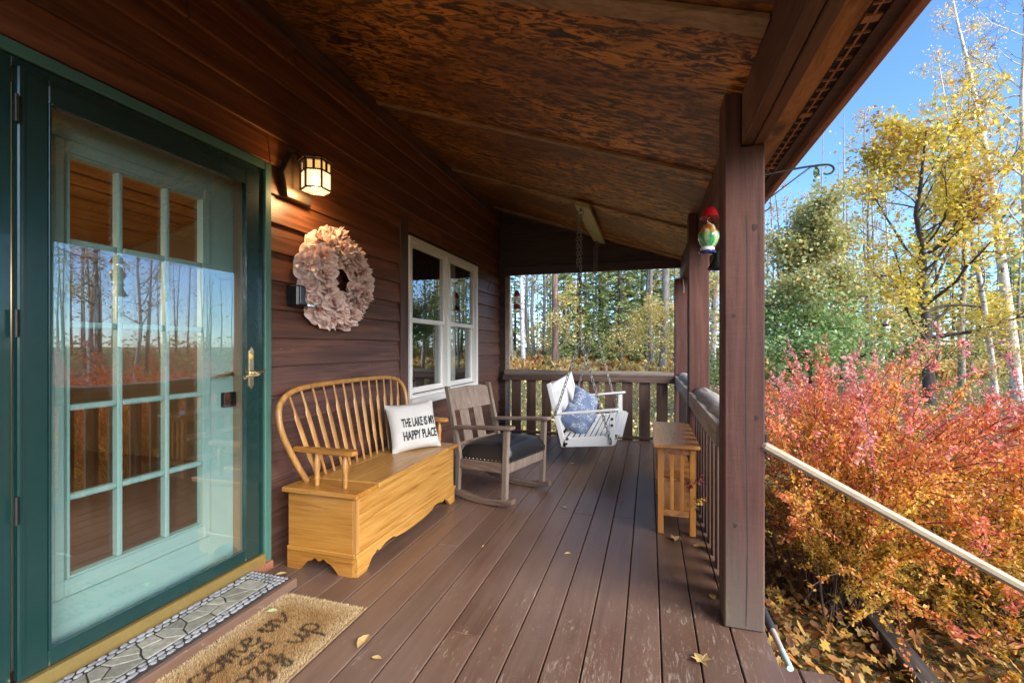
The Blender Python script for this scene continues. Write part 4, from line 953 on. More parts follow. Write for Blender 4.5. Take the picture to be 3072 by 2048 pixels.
# ---- slatted side table
def table():
    T = thing('side_table', 'narrow orange wood slatted side table by the railing', 'table', (.175, 3.45, 0))
    MB().box((.025, 3.015, .557), (.303, 3.93, .581)).build('table_top', M['table'], T, bevel=.005)
    for x in (.052, .245):
        for y in (3.065, 3.86): MB().box((x, y, .001), (x+.036, y+.036, .556)).build('leg', M['tablez'], T, bevel=.003)
    for y in (3.07, 3.866):
        MB().box((.089, y, .512), (.244, y+.022, .556)).build('rail', M['table'], T, bevel=.002); MB().box((.089, y, .115), (.244, y+.022, .155)).build('rail', M['table'], T, bevel=.002)
        for x in (.128, .188): MB().box((x, y+.004, .156), (x+.022, y+.018, .511)).build('slat', M['tablez'], T, bevel=.002)
    for x in (.056, .265): MB().box((x, 3.102, .512), (x+.018, 3.859, .556)).build('rail', M['table'], T, bevel=.002)
    for z in (.115, .335): MB().box((.06, 3.093, z), (.28, 3.865, z+.016)).build('shelf', M['table'], T, bevel=.002)
table()

# ---- small hanging things
fd = thing('bird_feeder', 'swirled green glass hummingbird feeder under a red cap', 'bird feeder', (.305, 2.70, 1.705))
MB().lathe([(.0, .262), (.018, .260), (.032, .246), (.04, .225), (.045, .208), (.053, .199)], (.318, 2.70, 1.705), 20, False).xform(Matrix.Identity(4)).build('cap', M['redglass'], fd, smooth=True)
MB().tube(catmull([(.318, 2.7, 1.945), (.318, 2.7, 1.91), (.310, 2.7, 1.902), (.306, 2.7, 1.892), (.312, 2.7, 1.882), (.318, 2.7, 1.89)]), .0022, 6).build('hook', M['chrome'], fd)
MB().tube([(.318, 2.7, 1.96), (.395, 2.7, 2.055)], .002, 6).build('hanger_wire', M['iron'], fd)
g = MB().lathe([(.012, .030), (.030, .034), (.045, .06), (.055, .09), (.056, .107), (.047, .125), (.040, .132), (.036, .142), (.030, .155), (.016, .165), (.010, .172)], (0,0,0), 24).mesh('bottle', M['feeder'], True)
link('bottle', g, fd, True, (.312, 2.70, 1.705))
MB().lathe([(.034, .018), (.038, .022), (.036, .036), (.026, .042)], (.306, 2.70, 1.705), 20).build('collar', M['clear'], fd, smooth=True)
MB().lathe([(.030, 0), (.043, .004), (.046, .012), (.040, .018)], (.306, 2.70, 1.705), 20).build('dish', M['blueglass'], fd, smooth=True)
ch = thing('wind_chime', 'pale wooden chime tube hanging beside the nearest post', 'wind chime', (.378, 2.72, 1.775))
MB().lathe([(.0085, 0), (.0105, .004), (.0105, .15), (.0085, .154)], (.378, 2.72, 1.775), 12).build('tube', M['bamboo'], ch, smooth=True)
MB().tube([(.378, 2.72, 1.929), (.390, 2.72, 2.056)], .0015, 5).build('cord', M['black'], ch)
bl = thing('iron_bell', 'small black iron bell hanging beside the feeder', 'bell', (.37, 2.74, 1.635))
MB().lathe([(.062, 0), (.055, .012), (.040, .035), (.030, .06), (.024, .085), (.010, .096), (.002, .1)], (.372, 2.75, 1.630), 20, False).build('bell_cup', M['black'], bl, smooth=True)
MB().tube([(.372, 2.75, 1.725), (.40, 2.75, 2.055)], .0015, 5).build('cord', M['black'], bl)
def red_lantern():
    c = (-1.63, 5.62, 1.68); L = thing('red_lantern', 'small rusty red barn lantern hanging at the far end', 'lantern', c)
    MB().lathe([(.055, 0), (.052, .008), (.042, .035), (.040, .042)], c, 14).build('base', M['redmetal'], L, smooth=True)
    MB().lathe([(.026, .165), (.032, .17), (.032, .205), (.025, .215), (.025, .232), (.015, .24)], c, 14).build('hood', M['redmetal'], L, smooth=True)
    MB().lathe([(.024, .043), (.030, .07), (.032, .10), (.026, .14), (.022, .164)], c, 14, False).build('globe', M['frost'], L, smooth=True)
    for s in (-1, 1): MB().tube([(c[0]+s*.042, c[1], c[2]+.03), (c[0]+s*.036, c[1], c[2]+.20)], .004, 6).build('side_tube', M['redmetal'], L)
    MB().lathe([(.033, .042), (.034, .052), (.030, .06)], c, 12).build('burner', M['black'], L, smooth=True)
    MB().tube(catmull([(c[0]-.03, c[1], c[2]+.235), (c[0]-.03, c[1], c[2]+.30), (c[0], c[1], c[2]+.37), (c[0]+.03, c[1], c[2]+.30), (c[0]+.03, c[1], c[2]+.235)]), .0018, 5).build('bail', M['iron'], L)
    H = thing('wall_hook', 'curved black iron hook holding the red lantern', 'hook', (W, 5.62, 1.95))
    MB().tube(catmull([(W+.004, 5.62, 1.93), (W+.012, 5.62, 2.0), (W+.06, 5.62, 2.07), (W+.16, 5.62, 2.10), (W+.28, 5.62, 2.092), (W+.37, 5.62, 2.075), (W+.405, 5.62, 2.05), (W+.395, 5.62, 2.03), (W+.375, 5.62, 2.035)]), .0045, 6).build('hook_bar', M['iron'], H, smooth=True)
red_lantern()
pb = thing('plant_bracket', 'black iron plant hook arm on the nearest post', 'hook', (.465, 2.2, 1.8))
MB().tube(catmull([(.463, 2.2, 1.938), (.54, 2.2, 1.948), (.62, 2.2, 1.957), (.70, 2.2, 1.960), (.728, 2.2, 1.953), (.737, 2.2, 1.937), (.726, 2.2, 1.922), (.708, 2.2, 1.920), (.700, 2.2, 1.926)]), .0042, 6).build('arm', M['iron'], pb, smooth=True)
MB().tube(catmull([(.463, 2.2, 1.826), (.48, 2.2, 1.828), (.52, 2.2, 1.857), (.60, 2.2, 1.917), (.652, 2.2, 1.954), (.672, 2.2, 1.952), (.683, 2.2, 1.935), (.676, 2.2, 1.918), (.668, 2.2, 1.912)]), .0028, 6).build('brace', M['iron'], pb, smooth=True)
MB().tube(catmull([(.463, 2.2, 1.785), (.485, 2.2, 1.787), (.50, 2.2, 1.80), (.503, 2.2, 1.815), (.495, 2.2, 1.818)]), .003, 6).build('scroll', M['iron'], pb, smooth=True)
pk = thing('post_hook', 'small white cord hook on the far corner post', 'hook', (.37, 6.0, 1.9))
MB().tube(catmull([(.40, 6.02, 2.045), (.405, 5.99, 2.0), (.412, 5.985, 1.92), (.41, 5.985, 1.86)]), .0025, 5).build('cord', M['white'], pk)

# ---- step platform, pebble mat, coir mat
pf = thing('door_step', 'low brown wooden step in front of the storm door', 'step', (-1.82, 1.2, 0))
MB().box((-1.952, .3, .003), (-1.705, 1.858, .045)).build('step_board', M['browntrim'], pf, bevel=.004)
MB().box((-1.704, .3, .003), (-1.676, 1.855, .049)).build('front_edge', M['deck'], pf, bevel=.004)
def clip(poly, a, b, c):   # keep a*x+b*y<=c
    out = []
    for i in range(len(poly)):
        p, q = poly[i], poly[(i+1) % len(poly)]; fp = a*p[0]+b*p[1]-c; fq = a*q[0]+b*q[1]-c
        if fp <= 0: out.append(p)
        if fp*fq < 0: t = fp/(fp-fq); out.append((p[0]+(q[0]-p[0])*t, p[1]+(q[1]-p[1])*t))
    return out
def stone(poly, z, h, parent, mat, name, shrink):
    cx = sum(p[0] for p in poly)/len(poly); cy_ = sum(p[1] for p in poly)/len(poly)
    def sh(k): return [(cx+(p[0]-cx)*(1-k/max(1e-4, math.hypot(p[0]-cx, p[1]-cy_))), cy_+(p[1]-cy_)*(1-k/max(1e-4, math.hypot(p[0]-cx, p[1]-cy_)))) for p in poly]
    a, b = sh(shrink), sh(shrink+.004); n = len(poly); m = MB()
    m.v = [(x, y, z) for x, y in a]+[(x, y, z+h*.6) for x, y in a]+[(x, y, z+h) for x, y in b]
    m.f = [tuple(range(n-1, -1, -1)), tuple(range(2*n, 3*n))]+[(i, (i+1) % n, n+(i+1) % n, n+i) for i in range(n)]+[(n+i, n+(i+1) % n, 2*n+(i+1) % n, 2*n+i) for i in range(n)]
    m.build(name, mat, parent)
def pebble_mat():
    T = thing('pebble_mat', 'long rubber mat of grey stones on the door step', 'mat', (-1.825, 1.3, .05))
    x0, x1, y0, y1, zt = -1.946, -1.712, .62, 1.842, .0455
    MB().box((x0, y0, zt), (x1, y1, zt+.004)).build('backing', M['rubber'], T)
    r = random.Random(3); zt += .0042
    def border(pt):   # pt(s, k): position along, row
        pass
    def peb(cx, cy_, lx, ly):
        ph = r.uniform(0, 6); poly = [(cx+lx*math.cos(t)*(1+.12*math.sin(2*t+ph)), cy_+ly*math.sin(t)*(1+.12*math.cos(3*t+ph))) for t in [2*math.pi*k/8+.2 for k in range(8)]]
        stone(poly, zt, .006, T, M['pebble'], 'pebble', .001)
    for row in range(2):
        y = .70+row*.012
        while y < y1-.055:
            for xs_ in (x0+.014+row*.023, x1-.014-row*.023): peb(xs_+r.uniform(-.002, .002), y+r.uniform(-.003, .003), .0108, .0155+r.uniform(-.002, .003))
            y += .0335
    for row in range(3):
        x = x0+.013
        while x < x1-.008: peb(x, y1-.014-row*.022+r.uniform(-.002, .002), .0105+r.uniform(-.001, .002), .0105); x += .0235
    bx0, bx1, by0, by1 = x0+.052, x1-.052, .62, y1-.075
    pts = []; y = by0+.03
    while y < by1:
        for j in range(2 if r.random() < .7 else 1): pts.append((bx0+(bx1-bx0)*((j+.5)/2 if True else .5)+r.uniform(-.022, .022), y+r.uniform(-.03, .03)))
        y += .062
    for i, p in enumerate(pts):
        poly = [(bx0, by0), (bx1, by0), (bx1, by1), (bx0, by1)]
        for j, q in enumerate(pts):
            if i == j or abs(p[1]-q[1]) > .3: continue
            a, b = q[0]-p[0], q[1]-p[1]; c = (q[0]**2-p[0]**2+q[1]**2-p[1]**2)/2; poly = clip(poly, a, b, c)
            if len(poly) < 3: break
        if len(poly) >= 3 and p[1] > .78: stone(poly, zt, .005, T, M['flag'], 'flagstone', .004)
pebble_mat()
def strokes():
    A = lambda cx, cy_, rx, ry, a0, a1, n=14: [(cx+rx*math.cos(R(a0+(a1-a0)*k/n)), cy_+ry*math.sin(R(a0+(a1-a0)*k/n))) for k in range(n+1)]
    G = {'c': (.85, [A(.45, .5, .38, .5, 50, 320)+[(1.0, .35)]]), 'o': (.95, [A(.45, .5, .4, .5, 70, 430)+[(.75, .85), (1.05, .8)]]),
         'm': (1.35, [[(0, .75), (.12, .95), (.15, .5), (.15, 0), (.25, .7), (.42, .98), (.55, .8), (.55, 0), (.66, .7), (.85, .98), (.97, .8), (.97, .2), (1.1, .0), (1.35, .3)]]),
         'e': (.95, [[(.05, .4), (.5, .5), (.72, .75), (.5, 1.0), (.2, .85), (.1, .45), (.25, .08), (.55, 0), (.95, .3)]]),
         'i': (.6, [[(.1, .6), (.25, .95), (.25, .2), (.35, 0), (.6, .3)]]), 'n': (1.05, [[(0, .7), (.12, .95), (.15, 0), (.28, .7), (.48, 1.0), (.64, .8), (.65, .2), (.8, 0), (1.2, .5), (1.45, .9)]]),
         'a': (.95, [A(.4, .5, .36, .5, 40, 340)+[(.76, .95), (.76, .2), (.95, 0)]]), 'd': (.95, [A(.4, .5, .36, .5, 40, 340)+[(.78, 1.7), (.78, .2), (.95, 0)]]),
         'z': (1.0, [[(.05, .8), (.3, 1.0), (.65, .85), (.2, .1), (.55, .1), (.6, -.4), (.35, -.8), (.15, -.6), (.6, -.1), (1.0, .3)]]),
         'y': (1.0, [[(.05, .95), (.1, .3), (.35, 0), (.65, .4), (.72, .95), (.7, -.3), (.5, -.85), (.2, -.7), (.5, -.2), (1.0, .35)]]),
         'u': (1.0, [[(.02, .9), (.1, .3), (.32, 0), (.6, .35), (.68, .95), (.68, .2), (.82, 0), (1.0, .3)]]),
         'p': (1.0, [[(.05, .7), (.2, .95), (.15, -.9)], [(.15, .3)]+A(.5, .5, .38, .5, 170, -170)+[(.15, .3)]])}
    out = []
    def line(txt, y, x, h, adv=1.0):
        for chx in txt:
            if chx == ' ': y += h*.75; continue
            w, ss = G[chx]
            for s_ in ss: out.append(([(p.x, p.y) for p in catmull([(x-v*h, y+u*h*adv, 0) for u, v in s_], 4)], h))
            y += w*h*adv+.002
    line('come', 1.195, -1.500, .066); line('in', 1.50, -1.500, .066); line('and', 1.325, -1.435, .036, 1.25); line('cozy', 1.17, -1.335, .064); line('up', 1.485, -1.335, .066)
    return out
def coir_mat():
    T = thing('coir_doormat', 'tan coir doormat with dark cursive lettering', 'doormat', (-1.455, 1.4, 0)); x0, x1, y0, y1 = -1.668, -1.228, .98, 1.778
    MB().box((x0+.004, y0+.004, .003), (x1-.004, y1-.004, .012)).build('backing', M['coirbase'], T, bevel=.003)
    n = 52000; g_ = np.random.default_rng(2); X = g_.uniform(x0, x1, n); Y = g_.uniform(y0, y1, n); L = g_.uniform(.008, .0145, n)
    edge = np.minimum.reduce([X-x0, x1-X, Y-y0, y1-Y])
    az = g_.uniform(0, 6.28, n); ln = g_.uniform(.1, .75, n); d = np.stack([np.cos(az)*ln, np.sin(az)*ln, np.ones(n)], 1)
    out = edge < .01; d[out, 0] += np.where(X[out] > (x0+x1)/2, 1, -1)*(np.minimum(X[out]-x0, x1-X[out]) < .01)*.9; d[out, 1] += np.where(Y[out] > (y0+y1)/2, 1, -1)*(np.minimum(Y[out]-y0, y1-Y[out]) < .01)*.9
    d /= np.linalg.norm(d, axis=1)[:, None]; B = np.stack([X, Y, np.full(n, .010)], 1); tip = B+d*L[:, None]
    side = np.stack([-np.sin(az+.6), np.cos(az+.6), np.zeros(n)], 1)*.0011
    V = np.concatenate([B-side, B+side, tip], 0); F = np.stack([np.arange(n), np.arange(n)+n, np.arange(n)+2*n], 1)
    base = np.array((.43, .26, .10)); pale = np.array((.58, .42, .22)); deep = np.array((.30, .145, .040))
    blot = np.sin(X*17+1.3)*np.cos(Y*11-.5)+.6*np.sin(X*31+Y*23)+g_.normal(0, .25, n); t = np.clip((edge-.05)/.06, 0, 1)*np.clip(.55+.45*blot, 0, 1)
    col = pale+(base-pale)*np.clip(edge/.10, 0, 1)[:, None]; col = col+(deep-col)*(t*.75)[:, None]; col *= g_.uniform(.75, 1.25, n)[:, None]
    dmin = np.full(n, 9.0); wd = np.zeros(n)
    for pl, h in strokes():
        a = np.array(pl)
        for p, q in zip(a[:-1], a[1:]):
            v = q-p; l2 = max(1e-9, v@v); tt = np.clip(((X-p[0])*v[0]+(Y-p[1])*v[1])/l2, 0, 1); dd = np.hypot(X-p[0]-tt*v[0], Y-p[1]-tt*v[1])/(.0068 if h > .05 else .0048)
            dmin = np.minimum(dmin, dd)
    ink = dmin < 1+g_.normal(0, .22, n); col[ink] = col[ink]*.10+np.array((.006, .005, .004))
    o = link('coir_pile', np_mesh('coir_pile', V, F, M['attr'], np.concatenate([col*.8, col*.8, col], 0)), T); o['kind'] = 'stuff'
coir_mat()

# ---- long-handled broom lying along the deck edge
br = thing('broom', 'grey gripped pole lying along the deck edge by the steps', 'broom', (.52, 2.3, -.1))
MB().tube([(.497, 2.70, -.02), (.515, 2.36, -.045)], .011, 10).build('upper_pole', M['polewood'], br, smooth=True)
MB().tube([(.511, 2.44, -.04), (.513, 2.40, -.042), (.515, 2.36, -.044), (.519, 2.26, -.050), (.520, 2.245, -.051)], [.014, .019, .018, .019, .013], 12).build('grip', M['plasticgrey'], br, smooth=True)
MB().tube([(.520, 2.25, -.050), (.525, 2.12, -.057)], .0125, 10).build('lower_pole', M['polewood'], br, smooth=True)
MB().tube([(.525, 2.12, -.057), (.530, 2.02, -.062)], .013, 10).build('painted_tip', M['mint'], br, smooth=True)
# ================================================================ yard and woods
fwd = (-math.sin(YAW), math.cos(YAW)); rgt = (math.cos(YAW), math.sin(YAW))
def at(px, d):
    l = (px-1536)/1362.4*d; return (d*fwd[0]+l*rgt[0], d*fwd[1]+l*rgt[1])
def leaf_quads(C, half, g, col, aspect=.6, flat=0.0, bend=.25):
    n = len(C); a = g.normal(size=(n, 3)); a[:, 2] *= (1-flat); a /= np.linalg.norm(a, axis=1)[:, None]
    r_ = g.normal(size=(n, 3)); r_[:, 2] *= 1; 
    if flat: r_[:, 2] *= (1-flat)
    b = r_-(r_*a).sum(1)[:, None]*a; b /= np.linalg.norm(b, axis=1)[:, None]; nrm = np.cross(a, b)
    h = np.asarray(half)[:, None] if np.ndim(half) else half
    mid = C + nrm*h*bend*g.uniform(-1, 1, (n, 1))
    V = np.stack([C-a*h, mid+b*h*aspect, C+a*h, mid-b*h*aspect], 1).reshape(-1, 3)
    F = np.arange(4*n).reshape(-1, 4); return V, F, np.repeat(col, 4, axis=0)
def pick(g, n, cols, w=None, jit=.18):
    c = np.array(cols)[g.choice(len(cols), n, p=w)]; return np.clip(c*g.uniform(1-jit, 1+jit, (n, 1))*g.uniform(.93, 1.07, (n, 3)), 0, 1)
def poly(g, p, d, L, k, wob, up):
    p = np.array(p, float); d = np.array(d, float); d /= np.linalg.norm(d); pts = [p.copy()]
    for _ in range(k):
        d = d+g.normal(0, wob, 3)+np.array((0, 0, up)); d /= np.linalg.norm(d); p = p+d*L/k; pts.append(p.copy())
    return pts
class Tubes:
    def __init__(s): s.V = []; s.F = []; s.n = 0
    def add(s, pts, r0, r1, n=5):
        P = np.array(pts, float); k = len(P); D = np.gradient(P, axis=0); D /= np.maximum(1e-9, np.linalg.norm(D, axis=1))[:, None]
        ref = np.array((1., 0, 0)) if abs(D[0, 0]) < .8 else np.array((0, 1., 0)); A = ref-(D@ref)[:, None]*D; A /= np.maximum(1e-6, np.linalg.norm(A, axis=1))[:, None]; B = np.cross(D, A)
        t = np.arange(n)*2*math.pi/n; rad = np.linspace(r0, r1, k)[:, None, None]
        V = P[:, None, :]+rad*(np.cos(t)[None, :, None]*A[:, None, :]+np.sin(t)[None, :, None]*B[:, None, :])
        i = np.arange(k-1)[:, None]*n; j = np.arange(n)[None, :]; j2 = (j+1) % n
        F = np.stack([i+j, i+j2, i+n+j2, i+n+j], -1).reshape(-1, 4)+s.n
        s.V.append(V.reshape(-1, 3)); s.F.append(F); s.n += k*n
    def mesh(s, name, mat): return np_mesh(name, np.concatenate(s.V), np.concatenate(s.F), mat, smooth=True)
def tree_wood(seed, H, r0, first=.35, nb=24, blen=2.0, elev=(.3, .9), sub=5, twig=3, wob=.05, lean=(0, 0), up=.05, trunk=None, fork=0):
    g = np.random.default_rng(seed); T = Tubes(); tw = Tubes(); tips = []
    if trunk is None:
        k = 10; P = [np.zeros(3)]
        for i in range(k): P.append(P[-1]+np.array((lean[0]*H/k+g.normal(0, wob*.35), lean[1]*H/k+g.normal(0, wob*.35), H/k)))
    else: P = [np.array(p, float) for p in trunk]
    T.add(P, r0, r0*.12, 8); P = np.array(P); k = len(P)-1
    for b in range(nb):
        t = first+(1-first)*(b+g.random())/nb; f = t*k; i = min(int(f), k-1); p = P[i]+(P[i+1]-P[i])*(f-i)
        az = g.uniform(0, 6.283); el = g.uniform(*elev); L = blen*(1.05-.72*(t-first)/(1-first))*g.uniform(.6, 1.15)
        d = (math.cos(az)*math.cos(el), math.sin(az)*math.cos(el), math.sin(el)); rb = max(.006, r0*(1-t)*.5)
        bp = poly(g, p, d, L, 5, .14, up); T.add(bp, rb, rb*.25, 5)
        for s_ in range(sub):
            u = g.uniform(.3, 1)*4.99; i2 = int(u); q = bp[i2]+(bp[i2+1]-bp[i2])*(u-i2); d2 = (bp[i2+1]-bp[i2])/L*5+g.normal(0, .55, 3)+np.array((0, 0, .25)); L2 = L*g.uniform(.2, .45)
            sp = poly(g, q, d2, L2, 3, .18, up); tw.add(sp, max(.004, rb*.35), .002, 3)
            for w_ in range(twig):
                u3 = g.uniform(.3, 1)*2.99; i3 = int(u3); q3 = sp[i3]+(sp[i3+1]-sp[i3])*(u3-i3); tp = poly(g, q3, (sp[i3+1]-sp[i3])/max(L2, .01)*3+g.normal(0, .7, 3), L2*g.uniform(.3, .6), 2, .2, .03); tw.add(tp, .0035, .0015, 3); tips.append(tp[-1]); tips.append(tp[1])
            tips.append(sp[-1])
    return T, tw, np.array(tips)
def add_tree(name, label, cat, parts, x, y, s=1.0, rz=0.0, group=None, sink=.05):
    o = thing(name, label, cat, (x, y, gz(x, y)-sink), rz, group); o.scale = (s, s, s)
    for nm, me in parts:
        c_ = link(nm, me, o, False)
        if nm in ('twigs', 'leaves', 'needles', 'crown'): c_['kind'] = 'stuff'
    return o

# bare grey aspens, four shapes
ASP = []
for sd_, H, r, bk in ((21, 15, .13, 'barkgrey'), (22, 17, .16, 'barkgrey'), (23, 13, .11, 'barkbirch'), (24, 16, .17, 'barkred')):
    T, tw, tips = tree_wood(sd_, H, r, .28, 26, 1.7, (.1, .9), 4, 3, .16, (.01, .005))
    g = np.random.default_rng(sd_); m = 2000; c = tips[g.integers(0, len(tips), m)]+g.normal(0, .14, (m, 3))
    V, F, K = leaf_quads(c, g.uniform(.025, .06, m), g, pick(g, m, [(.62,.45,.10), (.55,.30,.06), (.45,.42,.16)]), .7)
    ASP.append([('trunk', T.mesh('trunk', M[bk])), ('twigs', tw.mesh('twigs', M['twig'])), ('leaves', np_mesh('leaves', V, F, M['leaf'], K))])
# spruces, three shapes
SPR = []
for sd_, H, Rm in ((31, 11, 2.2), (32, 9, 2.1), (33, 13, 2.4)):
    g = np.random.default_rng(sd_); T = Tubes(); T.add([(g.normal(0, .03), g.normal(0, .03), H*t) for t in np.linspace(0, 1, 8)], .16, .01, 7); C = []; D = []; S_ = []
    z = .9
    while z < H*.99:
        nb = g.integers(5, 8); 
        for b in range(nb):
            az = g.uniform(0, 6.283); L = Rm*(1-z/H)**.75*g.uniform(.6, 1.12)+.15; d = np.array((math.cos(az), math.sin(az), .10)); pts = []
            for t in np.linspace(0, 1, 6): pts.append(np.array((0, 0, z))+d*L*t+np.array((0, 0, -.38*L*t*t*(.6+.6*(1-z/H)))))
            T.add(pts, .022, .004, 3); m = int(16+L*26)
            for _ in range(m):
                t = g.uniform(.12, 1)**.7*4.99; i = int(t); p = pts[i]+(pts[i+1]-pts[i])*(t-i); sdir = np.array((-d[1], d[0], 0))*g.choice((-1, 1)); dd = d*g.uniform(.4, 1)+sdir*g.uniform(.2, 1)+np.array((0, 0, g.normal(-.25, .25)))
                C.append(p+g.normal(0, .03, 3)); D.append(dd/np.linalg.norm(dd)); S_.append(g.uniform(.14, .34)*(1.15-.5*t/5))
        z += g.uniform(.20, .34)
    C = np.array(C); D = np.array(D); S_ = np.array(S_)[:, None]; n = len(C); r_ = g.normal(size=(n, 3)); b = np.cross(D, r_); b /= np.linalg.norm(b, axis=1)[:, None]
    V = np.stack([C, C+D*S_*.45+b*S_*.17, C+D*S_, C+D*S_*.45-b*S_*.17], 1).reshape(-1, 3); F = np.arange(4*n).reshape(-1, 4)
    K = np.repeat(pick(g, n, [(.26,.34,.10), (.36,.42,.13), (.18,.26,.08), (.50,.50,.19)], [.35, .35, .1, .2], .25), 4, axis=0)
    SPR.append([('trunk', T.mesh('trunk', M['barkdark'])), ('needles', np_mesh('needles', V, F, M['needle'], K))])
# understory saplings with pale yellow leaves
SAP = []
for sd_, H in ((41, 4.2), (42, 3.2)):
    T, tw, tips = tree_wood(sd_, H, .03, .25, 11, 2.0, (.05, .5), 4, 3, .3); g = np.random.default_rng(sd_); m = 1300
    c = tips[g.integers(0, len(tips), m)]+g.normal(0, .16, (m, 3)); V, F, K = leaf_quads(c, g.uniform(.035, .085, m), g, pick(g, m, [(.72,.55,.15), (.78,.62,.25), (.62,.42,.10), (.50,.48,.16)]), .65, .5)
    SAP.append([('stems', T.mesh('stems', M['barkgrey'])), ('twigs', tw.mesh('twigs', M['twig'])), ('leaves', np_mesh('leaves', V, F, M['leaf'], K))])

# trees seen through the far end of the porch
g0 = np.random.default_rng(77)
END = [(1533, 27, 1, 1.1), (1571, 25, 2, 1.25), (1586, 33, 0, 1.0), (1604, 29, 0, 1.0), (1628, 36, 1, 1.0), (1700, 38, 0, 1.0), (1826, 30, 2, 1.1), (1942, 27, 1, 1.05), (1957, 25, 0, 1.1), (2020, 24, 0, .7), (1760, 40, 1, 1.0), (1880, 36, 0, 1.0)]
for px, d, k, s in END:
    x, y = at(px, d)
    add_tree('aspen_tree', 'slender bare trunked tree in the woods beyond the far railing', 'tree', ASP[k], x, y, s, g0.uniform(0, 6.3), 'thin trunks beyond the far railing')
x, y = at(1664, 23); add_tree('pine_tree', 'dark reddish trunk standing left of the swing chains', 'tree', ASP[3], x, y, 1.15, 1.0)
x, y = at(1986, 21); add_tree('maple_tree', 'stout grey brown trunk near the far corner post', 'tree', ASP[1], x, y, 1.2, 2.2)
x, y = at(2137, 20); add_tree('aspen_tree', 'pale trunk seen in the gap between the posts', 'tree', ASP[2], x, y, 1.25, .4)
for px, d, k, s in ((1735, 27, 0, 1.0), (1800, 31, 2, 1.0), (1860, 26, 1, 1.05), (1925, 29, 0, 1.1), (1990, 27, 2, 1.0), (1545, 37, 1, .9), (1690, 39, 2, .9), (2060, 32, 0, 1.0), (2140, 30, 1, 1.1)):
    x, y = at(px, d); add_tree('spruce_tree', 'green spruce in the woods beyond the far railing', 'tree', SPR[k], x, y, s, g0.uniform(0, 6.3), 'spruces beyond the far railing')
for px, d, k, s in ((1690, 24, 0, 1.0), (1945, 20, 1, 1.0), (1980, 18.5, 0, .8), (1620, 27, 1, .8), (2130, 17, 0, 1.1), (1870, 22, 1, .8)):
    x, y = at(px, d); add_tree('yellow_sapling', 'yellow leaved sapling under the trees beyond the railing', 'tree', SAP[k], x, y, s, g0.uniform(0, 6.3), 'yellow saplings beyond the railing')

ORD = ['first', 'second', 'third', 'fourth', 'fifth', 'sixth', 'seventh', 'eighth', 'ninth', 'tenth', 'eleventh', 'twelfth']
def number_labels(group, pattern):
    m = [o for o in bpy.data.objects if o.get('group') == group]
    m.sort(key=lambda o: math.atan2(o.location.x, o.location.y))
    for w_, o in zip(ORD, m): o['label'] = pattern % w_
number_labels('thin trunks beyond the far railing', '%s thin bare trunk from the left beyond the far railing')
number_labels('spruces beyond the far railing', '%s green spruce from the left beyond the far railing')
number_labels('yellow saplings beyond the railing', '%s yellow leaved sapling from the left beyond the far railing')
# right hand trees
def maple():
    T, tw, tips = tree_wood(51, 7.8, .16, .22, 34, 3.7, (.15, .95), 7, 4, .25, (.0, .0), .04); g = np.random.default_rng(51)
    m = 14000; idx = g.integers(0, len(tips), m); c = tips[idx]+g.normal(0, .16, (m, 3)); hue = .8*np.sin(c[:, 0]*2.9+c[:, 2]*2.3)*np.cos(c[:, 1]*2.1)+.45*np.sin(c[:, 1]*5.3+c[:, 2]*4.1)+.12*(c[:, 2]-5)
    K = pick(g, m, [(.74,.55,.06), (.80,.63,.10), (.70,.48,.06), (.66,.60,.16)], [.4, .3, .15, .15]); br_ = (hue > .75) & (g.random(m) < .7); K[br_] = pick(g, br_.sum(), [(.42,.22,.07), (.55,.30,.07), (.30,.17,.09)])
    V, F, KK = leaf_quads(c, g.uniform(.035, .075, m), g, K, .75, .45)
    return [('trunk', T.mesh('trunk', M['barkdark'])), ('twigs', tw.mesh('twigs', M['twig'])), ('crown', np_mesh('crown', V, F, M['leaf'], KK))]
mp_ = maple(); x, y = at(2785, 13.5); add_tree('maple_tree', 'large golden yellow maple at the right against blue sky', 'tree', mp_, x, y, 1.05, .5)
def green_tree():
    T, tw, tips = tree_wood(52, 4.6, .09, .12, 34, 2.1, (.1, 1.0), 7, 4, .2); g = np.random.default_rng(52); m = 26000; idx = g.integers(0, len(tips), m); c = tips[idx]+g.normal(0, .14, (m, 3))
    f = np.clip((c[:, 2]-1.4)/2.6, 0, 1)+g.normal(0, .12, m); K = pick(g, m, [(.20,.33,.085), (.28,.40,.12), (.34,.43,.17)]); hi = f > .55; K[hi] = pick(g, hi.sum(), [(.42,.42,.15), (.50,.48,.22), (.36,.38,.16), (.58,.45,.12)])
    rd = g.random(m) < .012; K[rd] = (.55, .12, .03)
    V, F, KK = leaf_quads(c, g.uniform(.028, .055, m), g, K, .7, .35); return [('trunk', T.mesh('trunk', M['barkdark'])), ('twigs', tw.mesh('twigs', M['twig'])), ('crown', np_mesh('crown', V, F, M['leaf'], KK))]
x, y = at(2440, 10.5); add_tree('green_tree', 'rounded green leaved tree beside the nearest post', 'tree', green_tree(), x, y, 1.0, 1.2)
def birch(seed, trunk, r0, nb, blen, m, first=.3):
    T, tw, tips = tree_wood(seed, 10, r0, first, nb, blen, (.1, 1.0), 5, 3, .1, trunk=trunk, up=.03); g = np.random.default_rng(seed); c = tips[g.integers(0, len(tips), m)]+g.normal(0, .10, (m, 3))
    V, F, K = leaf_quads(c, g.uniform(.022, .045, m), g, pick(g, m, [(.80,.55,.06), (.72,.42,.05), (.62,.55,.18)]), .7); return [('trunk', T.mesh('trunk', M['barkbirch'])), ('twigs', tw.mesh('twigs', M['twig'])), ('leaves', np_mesh('leaves', V, F, M['leaf'], K))]
